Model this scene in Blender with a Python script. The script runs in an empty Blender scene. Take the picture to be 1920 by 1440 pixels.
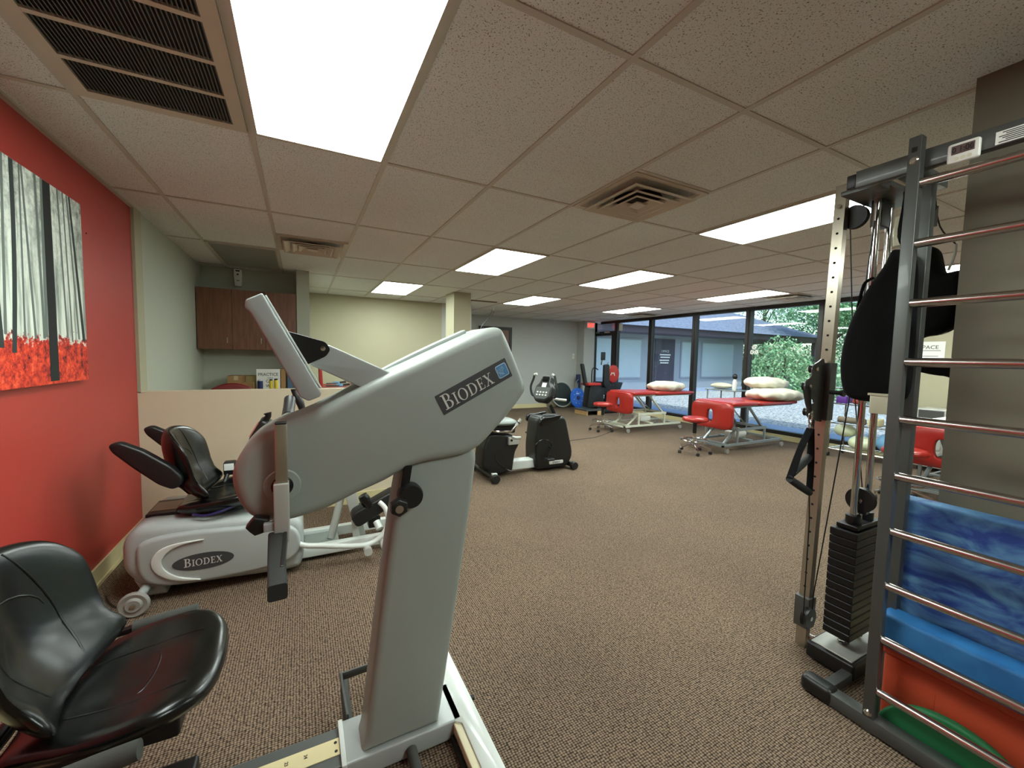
import bpy, math, random
from mathutils import Vector, Matrix
from mathutils.geometry import tessellate_polygon as tessellate
PI = math.pi
random.seed(7)
scene = bpy.context.scene
COL = scene.collection

# ------------------------------------------------------------------ camera
def make_camera():
    yaw, pitch, roll = .47687, -.06739, .02002
    f = Vector((math.sin(yaw)*math.cos(pitch), math.cos(yaw)*math.cos(pitch), math.sin(pitch)))
    r = Vector((math.cos(yaw), -math.sin(yaw), 0)); u = r.cross(f)
    r2 = r*math.cos(roll) + u*math.sin(roll); u2 = -r*math.sin(roll) + u*math.cos(roll)
    cd = bpy.data.cameras.new('camera'); co = bpy.data.objects.new('camera', cd); COL.objects.link(co)
    cd.sensor_width = 36; cd.lens = 764.875/1920*36; cd.clip_start = .02; cd.clip_end = 300
    co.matrix_world = Matrix(((r2.x, u2.x, -f.x, 0), (r2.y, u2.y, -f.y, 0), (r2.z, u2.z, -f.z, 1.386), (0, 0, 0, 1)))
    scene.camera = co
make_camera()

# ------------------------------------------------------------------ sky, sun, exposure
LAMP = 7.0          # strength of every ceiling diffuser
def make_sky():
    w = bpy.data.worlds.new('sky'); scene.world = w; w.use_nodes = True
    nt = w.node_tree; nt.nodes.clear()
    out = nt.nodes.new('ShaderNodeOutputWorld'); bg = nt.nodes.new('ShaderNodeBackground')
    sk = nt.nodes.new('ShaderNodeTexSky'); sk.sky_type = 'NISHITA'; sk.sun_disc = False
    sk.sun_elevation = math.radians(55); sk.sun_rotation = math.radians(200); sk.air_density = 1.2; sk.dust_density = 1.5
    bg.inputs['Strength'].default_value = .10
    nt.links.new(sk.outputs[0], bg.inputs[0]); nt.links.new(bg.outputs[0], out.inputs[0])
    l = bpy.data.lights.new('sun', 'SUN'); l.energy = 1.0; l.angle = math.radians(1); l.color = (1, .95, .87)
    o = bpy.data.objects.new('sun', l); COL.objects.link(o)
    # sunlight comes from over the roof of the clinic, so it reaches the courtyard and not the room
    d = Vector((.42, .50, -.95)).normalized()
    o.rotation_euler = d.to_track_quat('-Z', 'Y').to_euler(); o.location = (10, -5, 20)
make_sky()
scene.view_settings.view_transform = 'Standard'
try: scene.view_settings.look = 'None'
except Exception: pass
scene.view_settings.exposure = 2.12
scene.view_settings.gamma = 1.0
scene.cycles.diffuse_bounces = 7; scene.cycles.max_bounces = 14; scene.cycles.transparent_max_bounces = 16
scene.view_settings.use_curve_mapping = False

# ------------------------------------------------------------------ materials
def lin(c):
    return tuple(((v/255)/12.92 if v/255 <= .04045 else ((v/255+.055)/1.055)**2.4) for v in c)
def new_mat(name):
    m = bpy.data.materials.new(name); m.use_nodes = True; nt = m.node_tree
    return m, nt, nt.nodes['Principled BSDF']
def N(nt, t, **k):
    n = nt.nodes.new(t)
    for a, v in k.items():
        if a in n.inputs.keys(): n.inputs[a].default_value = v
        else: setattr(n, a, v)
    return n
MATS = {}
def pm(name, rgb, rough=.5, metal=0., var=.06, vs=6., bump=0., bs=200., coat=0., spec=.5, stretch=(1, 1, 1)):
    """plain procedural paint / plastic / metal: base colour with a little noise and optional bump"""
    if name in MATS: return MATS[name]
    m, nt, b = new_mat(name); c = lin(rgb)
    tc = N(nt, 'ShaderNodeTexCoord'); mp = N(nt, 'ShaderNodeMapping'); mp.inputs['Scale'].default_value = stretch
    nt.links.new(tc.outputs['Object'], mp.inputs[0])
    nz = N(nt, 'ShaderNodeTexNoise', Scale=vs, Detail=4.)
    nt.links.new(mp.outputs[0], nz.inputs['Vector'])
    mx = N(nt, 'ShaderNodeMix', data_type='RGBA')
    mx.inputs['A'].default_value = (*[v*(1-var) for v in c], 1); mx.inputs['B'].default_value = (*[min(1, v*(1+var)) for v in c], 1)
    nt.links.new(nz.outputs[0], mx.inputs['Factor']); nt.links.new(mx.outputs['Result'], b.inputs['Base Color'])
    b.inputs['Roughness'].default_value = rough; b.inputs['Metallic'].default_value = metal
    b.inputs['Coat Weight'].default_value = coat; b.inputs['Specular IOR Level'].default_value = spec
    if bump:
        n2 = N(nt, 'ShaderNodeTexNoise', Scale=bs, Detail=3.); nt.links.new(mp.outputs[0], n2.inputs['Vector'])
        bp = N(nt, 'ShaderNodeBump', Strength=bump, Distance=.002); nt.links.new(n2.outputs[0], bp.inputs['Height'])
        nt.links.new(bp.outputs[0], b.inputs['Normal'])
    MATS[name] = m
    return m
def ramp(nt, stops):
    r = nt.nodes.new('ShaderNodeValToRGB'); e = r.color_ramp.elements
    while len(e) < len(stops): e.new(.5)
    for i, (p, c) in enumerate(stops):
        e[i].position = p; e[i].color = (*c, 1) if len(c) == 3 else c
    return r
def carpet_mat():
    m, nt, b = new_mat('ribbed_carpet')
    tc = N(nt, 'ShaderNodeTexCoord'); mp = N(nt, 'ShaderNodeMapping'); mp.inputs['Scale'].default_value = (92, 112, 1)
    nt.links.new(tc.outputs['Object'], mp.inputs[0])
    vo = N(nt, 'ShaderNodeTexVoronoi', Scale=1., Randomness=.28); nt.links.new(mp.outputs[0], vo.inputs['Vector'])
    n1 = N(nt, 'ShaderNodeTexNoise', Scale=.8, Detail=3.); nt.links.new(mp.outputs[0], n1.inputs['Vector'])
    n2 = N(nt, 'ShaderNodeTexNoise', Scale=1.1, Detail=4.); nt.links.new(tc.outputs['Object'], n2.inputs['Vector'])
    r1 = ramp(nt, [(.0, lin((162, 142, 120))), (.34, lin((126, 108, 91))), (.62, lin((40, 33, 28)))])
    nt.links.new(vo.outputs['Distance'], r1.inputs[0])
    r2 = ramp(nt, [(.35, (.84, .83, .82)), (.65, (1.10, 1.09, 1.08))]); nt.links.new(n1.outputs[0], r2.inputs[0])
    mu = N(nt, 'ShaderNodeMix', data_type='RGBA', blend_type='MULTIPLY'); mu.inputs['Factor'].default_value = 1
    nt.links.new(r1.outputs[0], mu.inputs['A']); nt.links.new(r2.outputs[0], mu.inputs['B'])
    r3 = ramp(nt, [(.3, (.9, .9, .9)), (.7, (1.06, 1.05, 1.03))]); nt.links.new(n2.outputs[0], r3.inputs[0])
    m3 = N(nt, 'ShaderNodeMix', data_type='RGBA', blend_type='MULTIPLY'); m3.inputs['Factor'].default_value = 1
    nt.links.new(mu.outputs['Result'], m3.inputs['A']); nt.links.new(r3.outputs[0], m3.inputs['B'])
    nt.links.new(m3.outputs['Result'], b.inputs['Base Color'])
    b.inputs['Roughness'].default_value = .95; b.inputs['Specular IOR Level'].default_value = .15
    inv = N(nt, 'ShaderNodeMath', operation='SUBTRACT'); inv.inputs[0].default_value = 1; nt.links.new(vo.outputs['Distance'], inv.inputs[1])
    bp = N(nt, 'ShaderNodeBump', Strength=.7, Distance=.004); nt.links.new(inv.outputs[0], bp.inputs['Height'])
    nt.links.new(bp.outputs[0], b.inputs['Normal'])
    return m
def tile_mat():
    m, nt, b = new_mat('acoustic_tile')
    tc = N(nt, 'ShaderNodeTexCoord')
    n1 = N(nt, 'ShaderNodeTexNoise', Scale=190., Detail=2., Roughness=.5, Distortion=.5); nt.links.new(tc.outputs['Object'], n1.inputs['Vector'])
    n3 = N(nt, 'ShaderNodeTexNoise', Scale=.9, Detail=2.); nt.links.new(tc.outputs['Object'], n3.inputs['Vector'])
    r1 = ramp(nt, [(.34, lin((128, 120, 110))), (.41, lin((222, 224, 220)))]); nt.links.new(n1.outputs[0], r1.inputs[0])
    r3 = ramp(nt, [(.3, (.92, .9, .88)), (.7, (1, 1, 1))]); nt.links.new(n3.outputs[0], r3.inputs[0])
    mu = N(nt, 'ShaderNodeMix', data_type='RGBA', blend_type='MULTIPLY'); mu.inputs['Factor'].default_value = 1
    nt.links.new(r1.outputs[0], mu.inputs['A']); nt.links.new(r3.outputs[0], mu.inputs['B'])
    nt.links.new(mu.outputs['Result'], b.inputs['Base Color']); b.inputs['Roughness'].default_value = .9
    b.inputs['Specular IOR Level'].default_value = .2
    bp = N(nt, 'ShaderNodeBump', Strength=.35, Distance=.002); nt.links.new(n1.outputs[0], bp.inputs['Height']); nt.links.new(bp.outputs[0], b.inputs['Normal'])
    return m
def wood_mat(name, c1, c2, sc=(14, 14, 1.4), rough=.4):
    m, nt, b = new_mat(name)
    tc = N(nt, 'ShaderNodeTexCoord'); mp = N(nt, 'ShaderNodeMapping'); mp.inputs['Scale'].default_value = sc
    nt.links.new(tc.outputs['Object'], mp.inputs[0])
    nz = N(nt, 'ShaderNodeTexNoise', Scale=3., Detail=6., Roughness=.6, Distortion=.4); nt.links.new(mp.outputs[0], nz.inputs['Vector'])
    r = ramp(nt, [(.3, lin(c1)), (.7, lin(c2))]); nt.links.new(nz.outputs[0], r.inputs[0])
    nt.links.new(r.outputs[0], b.inputs['Base Color']); b.inputs['Roughness'].default_value = rough
    return m
def emit_mat(name, rgb, s):
    m = bpy.data.materials.new(name); m.use_nodes = True; nt = m.node_tree; nt.nodes.clear()
    o = N(nt, 'ShaderNodeOutputMaterial'); e = N(nt, 'ShaderNodeEmission'); e.inputs[0].default_value = (*rgb, 1); e.inputs[1].default_value = s
    nt.links.new(e.outputs[0], o.inputs[0]); return m
def diffuser_mat():
    """prismatic acrylic lit by two tubes: a brighter band over each tube, a fine prism grain"""
    m = bpy.data.materials.new('lit_prismatic_diffuser'); m.use_nodes = True; nt = m.node_tree; nt.nodes.clear()
    o = N(nt, 'ShaderNodeOutputMaterial'); e = N(nt, 'ShaderNodeEmission')
    tc = N(nt, 'ShaderNodeTexCoord'); sp = N(nt, 'ShaderNodeSeparateXYZ'); nt.links.new(tc.outputs['Object'], sp.inputs[0])
    w = N(nt, 'ShaderNodeMath', operation='MULTIPLY'); w.inputs[1].default_value = 2*PI/.27; nt.links.new(sp.outputs[0], w.inputs[0])
    c = N(nt, 'ShaderNodeMath', operation='COSINE'); nt.links.new(w.outputs[0], c.inputs[0])
    a = N(nt, 'ShaderNodeMath', operation='MULTIPLY_ADD'); a.inputs[1].default_value = -.16*LAMP; a.inputs[2].default_value = .86*LAMP
    nt.links.new(c.outputs[0], a.inputs[0]); nt.links.new(a.outputs[0], e.inputs[1])
    e.inputs[0].default_value = (.90, 1, .95, 1)
    nt.links.new(e.outputs[0], o.inputs[0]); return m
def glass_mat():
    m = bpy.data.materials.new('window_glass'); m.use_nodes = True; nt = m.node_tree; nt.nodes.clear()
    o = N(nt, 'ShaderNodeOutputMaterial'); t = N(nt, 'ShaderNodeBsdfTransparent'); g = N(nt, 'ShaderNodeBsdfGlossy')
    t.inputs[0].default_value = (.80, .87, .90, 1); g.inputs['Roughness'].default_value = .02
    lw = N(nt, 'ShaderNodeLayerWeight'); lw.inputs[0].default_value = .5
    pw = N(nt, 'ShaderNodeMath', operation='POWER'); pw.inputs[1].default_value = 4.; nt.links.new(lw.outputs['Facing'], pw.inputs[0])
    f = N(nt, 'ShaderNodeMath', operation='MULTIPLY_ADD'); f.inputs[1].default_value = .9; f.inputs[2].default_value = .05; nt.links.new(pw.outputs[0], f.inputs[0])
    mx = N(nt, 'ShaderNodeMixShader'); nt.links.new(f.outputs[0], mx.inputs[0]); nt.links.new(t.outputs[0], mx.inputs[1]); nt.links.new(g.outputs[0], mx.inputs[2])
    nt.links.new(mx.outputs[0], o.inputs[0]); return m
def two_tone(name, c1, c2, scale, lo=.4, hi=.6, rough=.6, detail=5., stretch=(1, 1, 1), bump=0., distortion=0.):
    m, nt, b = new_mat(name)
    tc = N(nt, 'ShaderNodeTexCoord'); mp = N(nt, 'ShaderNodeMapping'); mp.inputs['Scale'].default_value = stretch
    nt.links.new(tc.outputs['Object'], mp.inputs[0])
    nz = N(nt, 'ShaderNodeTexNoise', Scale=scale, Detail=detail, Distortion=distortion); nt.links.new(mp.outputs[0], nz.inputs['Vector'])
    r = ramp(nt, [(lo, lin(c1)), (hi, lin(c2))]); nt.links.new(nz.outputs[0], r.inputs[0])
    nt.links.new(r.outputs[0], b.inputs['Base Color']); b.inputs['Roughness'].default_value = rough
    if bump:
        bp = N(nt, 'ShaderNodeBump', Strength=bump, Distance=.01); nt.links.new(nz.outputs[0], bp.inputs['Height']); nt.links.new(bp.outputs[0], b.inputs['Normal'])
    return m

carpet = carpet_mat(); tile = tile_mat(); glass = glass_mat(); lit = diffuser_mat()
red_wall = pm('red_wall_paint', (174, 56, 48), .45, bump=.12, bs=160, var=.03)
cream_wall = pm('cream_wall_paint', (168, 163, 136), .7, bump=.1, bs=160, var=.02)
half_wall_paint = pm('tan_wall_paint', (212, 200, 172), .7, bump=.1, bs=160, var=.02)
pale_wall = pm('pale_grey_green_wall_paint', (176, 180, 164), .7, bump=.1, bs=160, var=.02)
grey_wall = pm('light_grey_wall_paint', (180, 182, 176), .7, bump=.1, bs=160, var=.02)
pillar_wall = pm('olive_beige_wall_paint', (108, 103, 88), .7, bump=.15, bs=120, var=.03)
base_vinyl = pm('cream_baseboard', (206, 196, 150), .5)
gridmetal = pm('grid_white_metal', (186, 179, 164), .5)
vent_paint = pm('vent_cream_paint', (190, 178, 158), .5)
dark_void = pm('dark_duct', (22, 20, 18), .8)
bronze = pm('dark_bronze_frame', (42, 38, 36), .4, .3)
silver_paint = pm('silver_grey_paint', (164, 171, 168), .38, .0, coat=.15, bump=.05, bs=900)
housing_paint = pm('grey_moulded_housing', (150, 157, 150), .42, bump=.08, bs=1200)
white_paint = pm('pale_powder_coat', (206, 212, 206), .35, coat=.2)
light_grey = pm('light_grey_steel', (178, 180, 172), .35, .1, coat=.2)
brushed = pm('brushed_steel', (188, 184, 168), .33, .9, stretch=(40, 40, 2))
chrome = pm('chrome', (205, 202, 198), .12, 1.)
rung_steel = pm('stainless_rung', (190, 182, 176), .2, 1.)
gunmetal = pm('graphite_powder_coat', (84, 86, 84), .4, .4, coat=.1)
black_plastic = pm('black_plastic', (20, 21, 21), .42, bump=.1, bs=600)
black_gloss = pm('black_gloss_plastic', (14, 14, 15), .2)
black_vinyl = pm('black_moulded_vinyl', (13, 15, 14), .24, var=.1, bump=.08, bs=500)
black_foam = pm('black_foam_rubber', (34, 36, 34), .8, bump=.2, bs=500)
grey_foam = pm('charcoal_foam_grip', (62, 64, 60), .85, bump=.25, bs=500)
black_cloth = pm('black_nylon_cloth', (7, 7, 9), .85, bump=.4, bs=60, spec=.2)
black_metal = pm('black_steel', (18, 18, 19), .4, .2)
badge_dark = pm('dark_badge', (62, 64, 66), .4)
badge_text = pm('pale_badge_lettering', (206, 206, 200), .4)
logo_blue = pm('blue_badge_square', (78, 132, 174), .4)
logo_pale = pm('pale_blue_line', (176, 206, 226), .4)
red_vinyl = pm('red_upholstery_vinyl', (162, 38, 30), .3, bump=.05, bs=300, coat=.1)
pillow_cloth = pm('cream_pillowcase', (206, 201, 182), .85, bump=.3, bs=40)
cream_steel = pm('cream_enamel_steel', (206, 208, 188), .35, coat=.2)
grey_steel = pm('grey_enamel_steel', (138, 146, 146), .35, .2, coat=.2)
caster_grey = pm('grey_caster_rubber', (148, 148, 142), .5)
caster_black = pm('black_caster_rubber', (24, 24, 24), .5)
white_plastic = pm('white_plastic', (226, 226, 218), .4)
ivory_plastic = pm('ivory_plastic', (206, 206, 180), .45)
paper = pm('white_paper', (232, 232, 226), .8)
ink = pm('black_ink', (28, 28, 30), .7)
red_plain = pm('red_plastic', (186, 30, 26), .4)
cherry = wood_mat('cherry_laminate', (98, 62, 42), (128, 84, 58))
ply = wood_mat('plywood', (176, 140, 92), (206, 172, 120), (6, 6, 6))
cardboard = pm('brown_cardboard', (160, 124, 82), .85)
navy = pm('navy_plastic', (24, 38, 84), .45)
yellow_p = pm('yellow_plastic', (206, 184, 40), .45)
blue_p = pm('bright_blue_plastic', (44, 104, 206), .35)
cable_black = pm('black_cable', (16, 14, 14), .5)

# ------------------------------------------------------------------ mesh tools
def catmull(pts, n=6, closed=True):
    out = []; L = len(pts)
    rng = range(L if closed else L-1)
    for i in rng:
        g = (lambda k: pts[k % L]) if closed else (lambda k: pts[max(0, min(L-1, k))])
        p0, p1, p2, p3 = g(i-1), g(i), g(i+1), g(i+2)
        for j in range(n):
            t = j/n
            out.append(tuple(.5*((2*b) + (-a+c)*t + (2*a-5*b+4*c-d)*t*t + (-a+3*b-3*c+d)*t**3) for a, b, c, d in zip(p0, p1, p2, p3)))
    if not closed: out.append(tuple(pts[-1]))
    return out
def round_poly(pts, r, n=5):
    """round every corner of a polygon with radius r (or a list of radii)"""
    out = []; L = len(pts)
    for i in range(L):
        p = Vector(pts[i]); a = Vector(pts[i-1]); b = Vector(pts[(i+1) % L])
        rr = r[i] if isinstance(r, (list, tuple)) else r
        da = (a-p); db = (b-p)
        k = min(rr, da.length*.49, db.length*.49)
        if k < 1e-5: out.append(tuple(p)); continue
        s = p+da.normalized()*k; e = p+db.normalized()*k
        for j in range(n+1):
            t = j/n; q = s*(1-t)**2 + p*2*t*(1-t) + e*t*t
            out.append((q.x, q.y))
    return out
def rrect(w, h, r, n=5):
    return round_poly([(-w/2, -h/2), (w/2, -h/2), (w/2, h/2), (-w/2, h/2)], r, n)
class MB:
    def __init__(s): s.v = []; s.f = []; s.T = Matrix.Identity(4); s.mi = []; s.cur = 0
    def add(s, vs, fs):
        o = len(s.v); s.v += [tuple(s.T @ Vector(v)) for v in vs]; s.f += [tuple(i+o for i in f) for f in fs]; s.mi += [s.cur]*len(fs)
        return s
    def box(s, x0, x1, y0, y1, z0, z1):
        return s.add([(x0, y0, z0), (x1, y0, z0), (x1, y1, z0), (x0, y1, z0), (x0, y0, z1), (x1, y0, z1), (x1, y1, z1), (x0, y1, z1)],
                     [(0, 3, 2, 1), (4, 5, 6, 7), (0, 1, 5, 4), (1, 2, 6, 5), (2, 3, 7, 6), (3, 0, 4, 7)])
    def prism(s, poly, ax, a, b, r=0., seg=4):
        """extrude a 2-D outline along an axis from a to b, both rims rounded by r"""
        if b < a: a, b = b, a
        L = len(poly)
        area = sum(poly[i-1][0]*poly[i][1]-poly[i][0]*poly[i-1][1] for i in range(L))
        if area < 0: poly = poly[::-1]
        nrm = []
        for i in range(L):
            p, q, t = Vector(poly[i-1][:2]), Vector(poly[i][:2]), Vector(poly[(i+1) % L][:2])
            e1 = (q-p); e2 = (t-q)
            n1 = Vector((e1.y, -e1.x)); n2 = Vector((e2.y, -e2.x))
            n1 = n1.normalized() if n1.length > 1e-9 else Vector((0, 0)); n2 = n2.normalized() if n2.length > 1e-9 else Vector((0, 0))
            m = n1+n2; m = m.normalized() if m.length > 1e-6 else n1
            c = max(.5, m.dot(n1)); nrm.append(m/c)
        lay = []
        if r > 0:
            for k in range(seg+1):
                t = PI/2*k/seg; lay.append((r*(1-math.sin(t)), a+r*(1-math.cos(t))))
            for k in range(seg, -1, -1):
                t = PI/2*k/seg; lay.append((r*(1-math.sin(t)), b-r*(1-math.cos(t))))
        else: lay = [(0, a), (0, b)]
        mp = {'x': lambda u, v, w: (w, u, v), 'y': lambda u, v, w: (u, w, v), 'z': lambda u, v, w: (u, v, w)}[ax]
        vs = []; rings = {}
        def inset(ins):
            if ins in rings: return rings[ins]
            q = [Vector((p[0]-n.x*ins, p[1]-n.y*ins)) for p, n in zip(poly, nrm)]
            if ins > 1e-6:
                for _ in range(12):
                    bad = False
                    for i in range(L):
                        j = (i+1) % L; e = Vector(poly[j][:2])-Vector(poly[i][:2]); d = q[j]-q[i]
                        if d.dot(e) < -1e-12 and d.length > 1e-7: mid = (q[i]+q[j])/2; q[i] = mid.copy(); q[j] = mid.copy(); bad = True
                    if not bad: break
            rings[ins] = q; return q
        for ins, w in lay:
            for p in inset(ins): vs.append(mp(p.x, p.y, w))
        fs = []; flip = ax == 'y'
        for k in range(len(lay)-1):
            for i in range(L):
                j = (i+1) % L; f = (k*L+i, k*L+j, (k+1)*L+j, (k+1)*L+i); fs.append(f[::-1] if flip else f)
        tri = tessellate([[Vector((p.x, p.y, 0)) for p in inset(lay[0][0])]])
        b0 = (len(lay)-1)*L
        for t in tri:
            t = tuple(t)
            if len(set(t)) < 3: continue
            fs.append(t); fs.append(tuple(b0+i for i in t)[::-1])
        return s.add(vs, fs)
    def rbox(s, x0, x1, y0, y1, z0, z1, r=.01, seg=3, ax='z', cr=None):
        cr = cr or r
        if ax == 'z':
            p = [(u+(x0+x1)/2, v+(y0+y1)/2) for u, v in rrect(x1-x0, y1-y0, cr)]; return s.prism(p, 'z', z0, z1, r, seg)
        if ax == 'y':
            p = [(u+(x0+x1)/2, v+(z0+z1)/2) for u, v in rrect(x1-x0, z1-z0, cr)]; return s.prism(p, 'y', y0, y1, r, seg)
        p = [(u+(y0+y1)/2, v+(z0+z1)/2) for u, v in rrect(y1-y0, z1-z0, cr)]; return s.prism(p, 'x', x0, x1, r, seg)
    def tube(s, pts, r, n=12, sm=0, closed=False, flat=None):
        """sweep a circle (or a flat=(w,h) section) along points; r may be a list"""
        P = [Vector(p) for p in pts]
        if sm: P = [Vector(p) for p in catmull([tuple(p) for p in P], sm, closed)]
        L = len(P)
        if isinstance(r, (list, tuple)):
            if sm and not closed:
                k = len(r)-1; R = [r[min(k-1, int(i/(L-1)*k))]*(1-((i/(L-1)*k)-min(k-1, int(i/(L-1)*k)))) + r[min(k, int(i/(L-1)*k)+1)]*((i/(L-1)*k)-min(k-1, int(i/(L-1)*k))) for i in range(L)]
            else: R = list(r)
        else: R = [r]*L
        def tan(i):
            if closed: return (P[(i+1) % L]-P[i-1]).normalized()
            return (P[min(L-1, i+1)]-P[max(0, i-1)]).normalized()
        t = tan(0); up = Vector((0, 0, 1)) if abs(t.z) < .9 else Vector((1, 0, 0))
        nrm = (up - t*up.dot(t)).normalized(); vs = []
        for i in range(L):
            t = tan(i); nrm = (nrm - t*nrm.dot(t)); nrm = nrm.normalized(); bi = t.cross(nrm)
            for k in range(n):
                a = 2*PI*k/n; ca, sa = math.cos(a), math.sin(a)
                if flat:
                    w, h = flat; e = .35
                    x = math.copysign(abs(ca)**e, ca)*w/2; y = math.copysign(abs(sa)**e, sa)*h/2
                else: x, y = ca*R[i], sa*R[i]
                vs.append(tuple(P[i]+nrm*y+bi*x))
        fs = []
        for i in range(L if closed else L-1):
            j = (i+1) % L
            for k in range(n): q = (k+1) % n; fs.append((i*n+k, j*n+k, j*n+q, i*n+q)[::-1])
        if not closed: fs.append(tuple(range(n))); fs.append(tuple((L-1)*n+k for k in range(n))[::-1])
        # outward orientation is fixed in build()
        return s.add(vs, fs)
    def cyl(s, a, b, r, r2=None, n=20): return s.tube([a, b], [r, r if r2 is None else r2], n)
    def lathe(s, prof, c, ax='z', n=28):
        vs = []; L = len(prof)
        for r, h in prof:
            for k in range(n):
                a = 2*PI*k/n; u, v = r*math.cos(a), r*math.sin(a)
                p = {'z': (u, v, h), 'y': (u, h, v), 'x': (h, u, v)}[ax]
                vs.append((p[0]+c[0], p[1]+c[1], p[2]+c[2]))
        fs = [(i*n+k, i*n+(k+1) % n, (i+1)*n+(k+1) % n, (i+1)*n+k) for i in range(L-1) for k in range(n)]
        fs.append(tuple(range(n))[::-1]); fs.append(tuple((L-1)*n+k for k in range(n)))
        return s.add(vs, fs)
    def ell(s, c, rx, ry, rz, nu=24, nv=14, fn=None):
        vs = []; fs = []
        for j in range(1, nv):
            th = PI*j/nv
            for i in range(nu):
                ph = 2*PI*i/nu; p = Vector((math.sin(th)*math.cos(ph), math.sin(th)*math.sin(ph), math.cos(th)))
                if fn: p = fn(p)
                vs.append((c[0]+p.x*rx, c[1]+p.y*ry, c[2]+p.z*rz))
        tp = Vector((0, 0, 1)); bt = Vector((0, 0, -1))
        if fn: tp, bt = fn(tp), fn(bt)
        vs.append((c[0]+tp.x*rx, c[1]+tp.y*ry, c[2]+tp.z*rz)); vs.append((c[0]+bt.x*rx, c[1]+bt.y*ry, c[2]+bt.z*rz))
        T, B = len(vs)-2, len(vs)-1
        for j in range(nv-2):
            for i in range(nu): k = (i+1) % nu; fs.append((j*nu+i, (j+1)*nu+i, (j+1)*nu+k, j*nu+k))
        for i in range(nu): k = (i+1) % nu; fs.append((T, i, k)); fs.append((B, (nv-2)*nu+k, (nv-2)*nu+i))
        return s.add(vs, fs)
    def cushion(s, outline, thick, top=None, rings=8, p=4., bot=.5):
        """upholstered pad: outline (u,v) list about its centre, top(u,v) lifts the surface; local z up"""
        L = len(outline); vs = []; fs = []
        cx = sum(q[0] for q in outline)/L; cy = sum(q[1] for q in outline)/L
        def ring(t, side):
            h = thick/2*(max(0, 1-t**p))**(1/p if p < 3 else .5)
            for q in outline:
                x = cx+(q[0]-cx)*t; y = cy+(q[1]-cy)*t
                z = (top(x, y) if top else 0) + (h if side > 0 else -h)
                vs.append((x, y, z))
        ts = [math.sin(PI/2*(k+1)/rings) for k in range(rings)]
        for t in ts: ring(t, 1)
        for t in ts[-2::-1]: ring(t, -1)
        M = 2*rings-1
        for k in range(M-1):
            for i in range(L): j = (i+1) % L; fs.append((k*L+i, (k+1)*L+i, (k+1)*L+j, k*L+j))
        z0 = top(cx, cy) if top else 0
        vs.append((cx, cy, z0+thick/2)); vs.append((cx, cy, z0-thick/2))
        for i in range(L): j = (i+1) % L; fs.append((len(vs)-2, i, j)); fs.append((len(vs)-1, (M-1)*L+j, (M-1)*L+i))
        return s.add(vs, fs)
    def build(s, name, mat, parent=None, smooth=32, kind=None, recalc=True, mats=None):
        me = bpy.data.meshes.new(name)
        off = Vector(parent['_org']) if parent is not None and '_org' in parent.keys() else Vector((0, 0, 0))
        if parent is None and getattr(s, 'org', None) is not None: off = Vector(s.org)
        me.from_pydata([tuple(Vector(v)-off) for v in s.v], [], s.f); me.update()
        if recalc:
            import bmesh
            bm = bmesh.new(); bm.from_mesh(me); bmesh.ops.recalc_face_normals(bm, faces=bm.faces); bm.to_mesh(me); bm.free()
        for m in (mats or [mat]): me.materials.append(m)
        if mats:
            for pl, i in zip(me.polygons, s.mi): pl.material_index = i
        if smooth:
            for pl in me.polygons: pl.use_smooth = True
            me.set_sharp_from_angle(angle=math.radians(smooth))
        o = bpy.data.objects.new(name, me); COL.objects.link(o)
        if parent is not None:
            o.parent = parent; o['_org'] = tuple(off)
        else: o.location = off
        if kind: o['kind'] = kind
        return o
def thing(name, label, cat, loc=(0, 0, 0), group=None, local=False):
    o = bpy.data.objects.new(name, None); COL.objects.link(o); o.empty_display_size = .1
    o.location = loc; o['label'] = label; o['category'] = cat
    if group: o['group'] = group
    o['_org'] = (0, 0, 0) if local else tuple(loc)
    return o
def tag(o, label, cat, group=None):
    o['label'] = label; o['category'] = cat
    if group: o['group'] = group
    return o
def solo(mb, name, mat, label, cat, org, group=None, **k):
    mb.org = org; return tag(mb.build(name, mat, None, **k), label, cat, group)
def dup(root, loc, rz, label, group=None):
    r = root.copy(); COL.objects.link(r); r.location = loc; r.rotation_euler = (0, 0, rz); r['label'] = label
    if group: r['group'] = group
    for ch in list(root.children):
        c = ch.copy(); COL.objects.link(c); c.parent = r
        for g in list(ch.children):
            d = g.copy(); COL.objects.link(d); d.parent = c
    return r
def text_into(mb, body, org, ud, vd, size, depth=.0012, align='CENTER', squash=1.):
    """lettering as solid glyphs: baseline centre at org, reading along ud, up along vd"""
    cu = bpy.data.curves.new('glyphs', 'FONT'); cu.body = body; cu.size = size; cu.align_x = align; cu.extrude = depth/2; cu.resolution_u = 3
    ob = bpy.data.objects.new('glyphs', cu)
    me = bpy.data.meshes.new_from_object(ob)
    U = Vector(ud).normalized(); V = Vector(vd).normalized(); W = U.cross(V)
    O = Vector(org)
    mb.add([tuple(O+U*v.co.x*squash+V*v.co.y+W*(v.co.z+depth/2)) for v in me.vertices], [tuple(p.vertices) for p in me.polygons])
    bpy.data.objects.remove(ob); bpy.data.curves.remove(cu); bpy.data.meshes.remove(me)
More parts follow.
